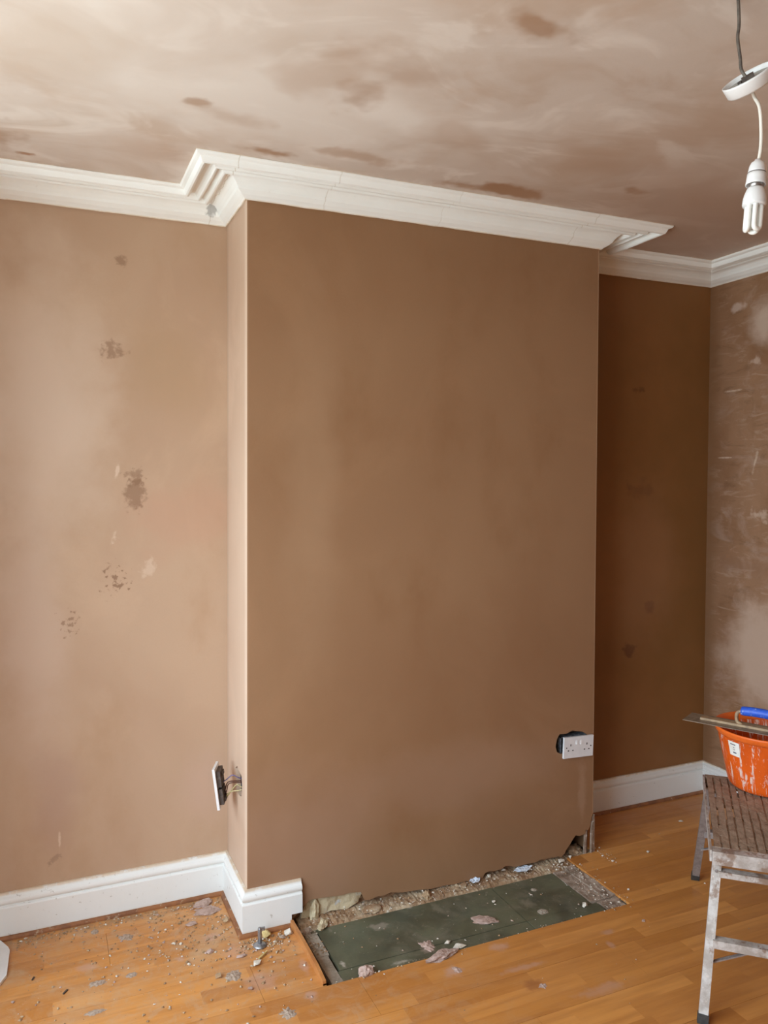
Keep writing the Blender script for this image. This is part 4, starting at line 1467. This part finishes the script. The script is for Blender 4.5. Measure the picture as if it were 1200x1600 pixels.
# --- hearth debris
ZH = ZT
lump('plaster_lump', 0.914, -0.366, 0.026, 0.024, 0.026, M_pinkdeb, 'rounded pink plaster lump on the front left edge of the hearth', z=0.0 - 0.006, sub=3, rot=0.4)
lump('plaster_ridge', 1.172, -0.388, 0.058, 0.020, 0.014, M_pinkdeb, 'long ridge of dried pink plaster along the front edge of the hearth', z=0.0, sub=3, rot=0.16, rough=0.6)
lump('plaster_chip', 1.261, -0.345, 0.028, 0.014, 0.008, M_whitedeb, 'larger smooth white chip near the front edge of the hearth', 'plaster chip', z=ZH, rot=-0.1)
lump('plaster_chip', 1.233, -0.314, 0.012, 0.011, 0.010, M_whitedeb, 'smaller white chip touching the large chip on the hearth', 'plaster chip', z=ZH)
lump('plaster_patch', 1.415, -0.247, 0.040, 0.024, 0.008, M_pinkdeb, 'lumpy pink plaster dollop in the middle of the green hearth', z=ZH, sub=3, rot=-0.45, rough=0.6)
lump('plaster_chip', 1.514, -0.154, 0.011, 0.008, 0.006, M_whitedeb, 'white chip on the green slab between dollop and wall', 'plaster chip', z=ZH)
lump('plaster_chip', 1.509, -0.288, 0.010, 0.007, 0.004, M_greydeb, 'dull grey chip right of the pink dollop on the hearth', 'plaster chip', z=ZH)
lump('plaster_chip', 1.668, -0.170, 0.008, 0.006, 0.005, M_whitedeb, 'small pale chip on the right green slab', 'plaster chip', z=ZH)
lump('plaster_lump', 1.806, -0.311, 0.014, 0.012, 0.016, M_whitedeb, 'bright white plaster crumb at the right front joint of the hearth', z=ZH)
lump('plaster_lump', 1.920, -0.012, 0.018, 0.012, 0.014, M_whitedeb, 'white plaster cluster at the back right corner of the hearth', z=-0.004)
lump('plaster_lump', 1.972, 0.000, 0.010, 0.009, 0.013, M_whitedeb, 'white crumb against the wall beside the broken hole', z=-0.002)
lump('plaster_chunk', 0.866, 0.006, 0.018, 0.014, 0.062, M_cream, 'upright cream plaster chunk leaning on the wall right of the skirting stub', 'plaster chunk', z=-0.010, sub=3, rough=0.5)
lump('plaster_chunk', 0.880, -0.045, 0.036, 0.016, 0.014, M_cream, 'low cream rubble piece lying at the foot of the upright chunk', 'plaster chunk', z=-0.010, sub=3, rough=0.6)
lump('plaster_chunk', 1.075, -0.024, 0.038, 0.026, 0.014, M_rubble, 'rounded grey mortar lump at the foot of the wall on the left hearth', 'plaster chunk', z=-0.008, sub=3)
lump('plaster_chunk', 0.815, -0.045, 0.022, 0.020, 0.012, M_greydeb, 'dark dusty rubble piece under the notch of the skirting stub', 'plaster chunk', z=-0.02, sub=3)
lump('plaster_lump', 1.46, -0.020, 0.028, 0.016, 0.012, M_rubble, 'brown mortar lump left of the crumpled wrapper', z=-0.004)
lump('plaster_lump', 1.30, -0.024, 0.030, 0.014, 0.012, M_tandeb, 'tan mortar crumbs heap along the wall at the middle of the hearth', z=-0.004, sub=3, rough=0.7)
lump('plaster_chip', 1.585, 0.000, 0.010, 0.008, 0.009, M_whitedeb, 'white chip between the wrapper and the blue paper', 'plaster chip', z=0.000)
lump('plaster_chip', 1.66, 0.012, 0.014, 0.007, 0.008, M_whitedeb, 'white chip under the broken plaster left of the blue paper', 'plaster chip', z=0.002)
# paper and wrapper
def crumple(name, x, y, rx_, ry_, h, mat, label, cat, z, rot):
    bm = bmesh.new()
    nx, ny = 14, 8
    g = []
    for j in range(ny):
        R = []
        for i in range(nx):
            u_, v_ = i / (nx - 1) * 2 - 1, j / (ny - 1) * 2 - 1
            ed = 1 - 0.25 * abs(mnoise.noise(Vector((u_ * 2 + x * 9, v_ * 2, 1))))
            sx = u_ * rx_ * (1 - 0.35 * v_ * v_) * ed
            sy = v_ * ry_ * (1 - 0.45 * u_ * u_) * ed
            hz = h * (0.5 + 0.5 * mnoise.noise(Vector((u_ * 2.2 + x * 11, v_ * 2.2, 4)))) + h * 0.35 * mnoise.noise(Vector((u_ * 6, v_ * 6, x)))
            R.append(bm.verts.new((sx * math.cos(rot) - sy * math.sin(rot), sx * math.sin(rot) + sy * math.cos(rot), max(hz, 0.0002))))
        g.append(R)
    for j in range(ny - 1):
        for i in range(nx - 1):
            bm.faces.new((g[j][i], g[j][i + 1], g[j + 1][i + 1], g[j + 1][i]))
    r2 = bmesh.ops.extrude_face_region(bm, geom=bm.faces[:])
    for v in r2['geom']:
        if isinstance(v, bmesh.types.BMVert):
            v.co.z += 0.0008
    o = obj(name, bm, mat)
    o.location = (x, y, z)
    tag(o, label, cat)


crumple('paper_scrap', 1.736, -0.010, 0.046, 0.022, 0.008, M_bluepaper, 'pale blue scrap of paper lying against the broken foot of the wall', 'paper', 0.002, 0.08)
crumple('crumpled_wrapper', 1.512, -0.016, 0.028, 0.018, 0.016, M_bluepaper, 'small crumpled silvery wrapper at the foot of the wall left of the paper', 'wrapper', 0.000, 0.2)
# --- on the floor to the right
lump('plaster_chip', 2.303, -0.094, 0.011, 0.009, 0.005, M_whitedeb, 'pale chip on the floor between hearth and platform leg', 'plaster chip')
lump('plaster_chip', 1.924, -0.488, 0.010, 0.008, 0.005, M_pinkdeb, 'pale pink chip on the floor in front of the hearth right corner', 'plaster chip')
lump('plaster_chip', 2.113, -0.097, 0.008, 0.006, 0.006, M_whitedeb, 'brownish white chip right of the broken breast corner', 'plaster chip')
lump('plaster_chip', 2.104, -0.045, 0.009, 0.006, 0.006, M_whitedeb, 'white chip closest to the broken breast corner', 'plaster chip')
lump('plaster_chip', 2.642, 0.077, 0.010, 0.012, 0.006, M_whitedeb, 'pale chip on the floor deep in the right alcove', 'plaster chip')
lump('plaster_chip', 2.02, -0.30, 0.006, 0.005, 0.005, M_whitedeb, 'tiny white chip right of the hearth', 'plaster chip')
# --- flat dried splashes
splash('plaster_splash', 0.522, -0.214, 0.026, 0.026, M_greydeb, 'grey starry plaster splash right of the pointed tan lump', 0.004)
splash('plaster_splash', 0.632, -0.450, 0.024, 0.026, M_greydeb, 'grey splash nearest the camera in front of the edging strip', 0.004, spiky=0.7)
splash('plaster_splash', 0.136, 0.217, 0.013, 0.015, M_greydeb, 'small round pale disc of plaster near the left skirting', 0.003, spiky=0.15)
splash('plaster_splash', 0.232, 0.138, 0.022, 0.020, M_greydeb, 'speckled grey splash in front of the left skirting', 0.004, spiky=0.7)
splash('plaster_splash', 0.228, -0.082, 0.017, 0.014, M_greydeb, 'oval grey splash on the middle of the left floor', 0.002, spiky=0.3)
splash('plaster_splash', 0.127, -0.081, 0.026, 0.014, M_greydeb, 'elongated grey splash between two dark floor strips', 0.002, spiky=0.6)
splash('plaster_splash', 0.111, -0.220, 0.026, 0.013, M_greydeb, 'elongated grey splash close to the bottom left', 0.002, spiky=0.5)
splash('plaster_splash', 1.185, -0.470, 0.014, 0.018, M_pinkdeb, 'pinkish splash on the boards in front of the dried ridge', 0.003, spiky=0.7)
splash('plaster_splash', 1.39, -0.645, 0.014, 0.012, M_pinkdeb, 'small pink splash far out on the boards in front of the hearth', 0.002, spiky=0.7)
splash('plaster_splash', 1.165, -0.300, 0.022, 0.030, M_pinkdeb, 'ring shaped pink splash on the hearth left of the white chips', 0.006, z=ZH, spiky=0.6)
splash('plaster_splash', 1.642, -0.281, 0.020, 0.018, M_conc, 'brownish round splash on the right green slab near its front joint', 0.0025, z=ZH, spiky=0.2)
splash('plaster_splash', 1.70, -0.139, 0.012, 0.011, M_conc, 'small round splash on the right green slab towards the wall', 0.003, z=ZH, spiky=0.2)


# --- uncountable crumbs
def crumbs(name, n, sampler, mats, label, smin, smax, seed):
    random.seed(seed)
    bm = bmesh.new()
    for _ in range(n):
        x, y, z = sampler()
        s = smin + (smax - smin) * random.random() ** 3
        vs = []
        for (a, b, c) in ((1, 0, 0), (-1, 0, 0), (0, 1, 0), (0, -1, 0), (0, 0, 1), (0, 0, -0.3)):
            vs.append(bm.verts.new((x + (a + random.uniform(-.4, .4)) * s, y + (b + random.uniform(-.4, .4)) * s, z + max(0.0, (c + 0.3 + random.uniform(-.15, .3)) * s * 0.7))))
        mi = random.randrange(len(mats))
        for f in ((0, 2, 4), (2, 1, 4), (1, 3, 4), (3, 0, 4), (2, 0, 5), (1, 2, 5), (3, 1, 5), (0, 3, 5)):
            fc = bm.faces.new([vs[i] for i in f])
            fc.material_index = mi
    o = obj(name, bm, mats)
    tag(o, label, kind='stuff')
    return o


def s_left():
    while True:
        k = random.random()
        if k < 0.35:
            x, y = random.gauss(0.48, 0.13), random.gauss(0.10, 0.13)
        elif k < 0.55:
            x, y = random.uniform(-0.15, 0.6), 0.272 - abs(random.gauss(0, 0.03))
        elif k < 0.75:
            x, y = random.gauss(0.67, 0.05), random.gauss(-0.075, 0.035)
        else:
            x, y = random.uniform(-0.15, 0.76), random.uniform(-0.45, 0.26)
        if y > 0.274 or x < -0.12 or x > 0.762:
            continue
        if x > 0.575 and y > -0.038:
            continue
        return x, y, 0.0003


def s_hearth():
    k = random.random()
    if k < 0.15:
        return random.uniform(0.85, 1.84), random.uniform(-0.365, -0.06), ZH + 0.0003
    if k < 0.62:
        return random.uniform(0.83, 1.95), random.uniform(-0.065, 0.012), random.uniform(-0.003, 0.004)
    if k < 0.86:
        return random.uniform(1.86, 1.957), random.uniform(-0.36, -0.03), -0.006 + random.uniform(0, 0.004)
    return random.uniform(0.795, 0.845), random.uniform(-0.2, -0.02), -0.010


def s_right():
    while True:
        k = random.random()
        if k < 0.30:
            x, y = 2.10 + abs(random.gauss(0, 0.03)), random.gauss(-0.02, 0.05)
        elif k < 0.55:
            x, y = random.uniform(0.80, 1.98), -0.372 - abs(random.gauss(0, 0.012))
        elif k < 0.72:
            x, y = 1.962 + abs(random.gauss(0, 0.018)), random.uniform(-0.37, -0.03)
        else:
            x, y = random.uniform(0.8, 2.9), random.uniform(-0.95, -0.38) if random.random() < 0.6 else random.uniform(-0.38, 0.25)
        if y > -0.371 and x < 1.962:
            continue
        if x < 2.11 and y > -0.005:
            continue
        if y > 0.27 or x > 2.97:
            continue
        return x, y, 0.0003


crumbs('floor_crumbs', 1900, s_left, [M_whitedeb, M_tandeb, M_tandeb, M_tandeb, M_pinkdeb, M_browndeb, M_browndeb], 'plaster crumbs and grit scattered on the floor of the left alcove', 0.0008, 0.0062, 5)
crumbs('hearth_crumbs', 900, s_hearth, [M_whitedeb, M_whitedeb, M_whitedeb, M_greydeb, M_browndeb], 'white and brown plaster crumbs scattered over the hearth', 0.0008, 0.0055, 6)
hc = bpy.data.objects['hearth_crumbs']
hc.parent = he
hc.matrix_parent_inverse = Matrix.Translation(-he.location)
crumbs('boards_crumbs', 260, s_right, [M_whitedeb, M_tandeb, M_tandeb], 'sparse plaster crumbs on the boards around and right of the hearth', 0.0010, 0.0045, 8)
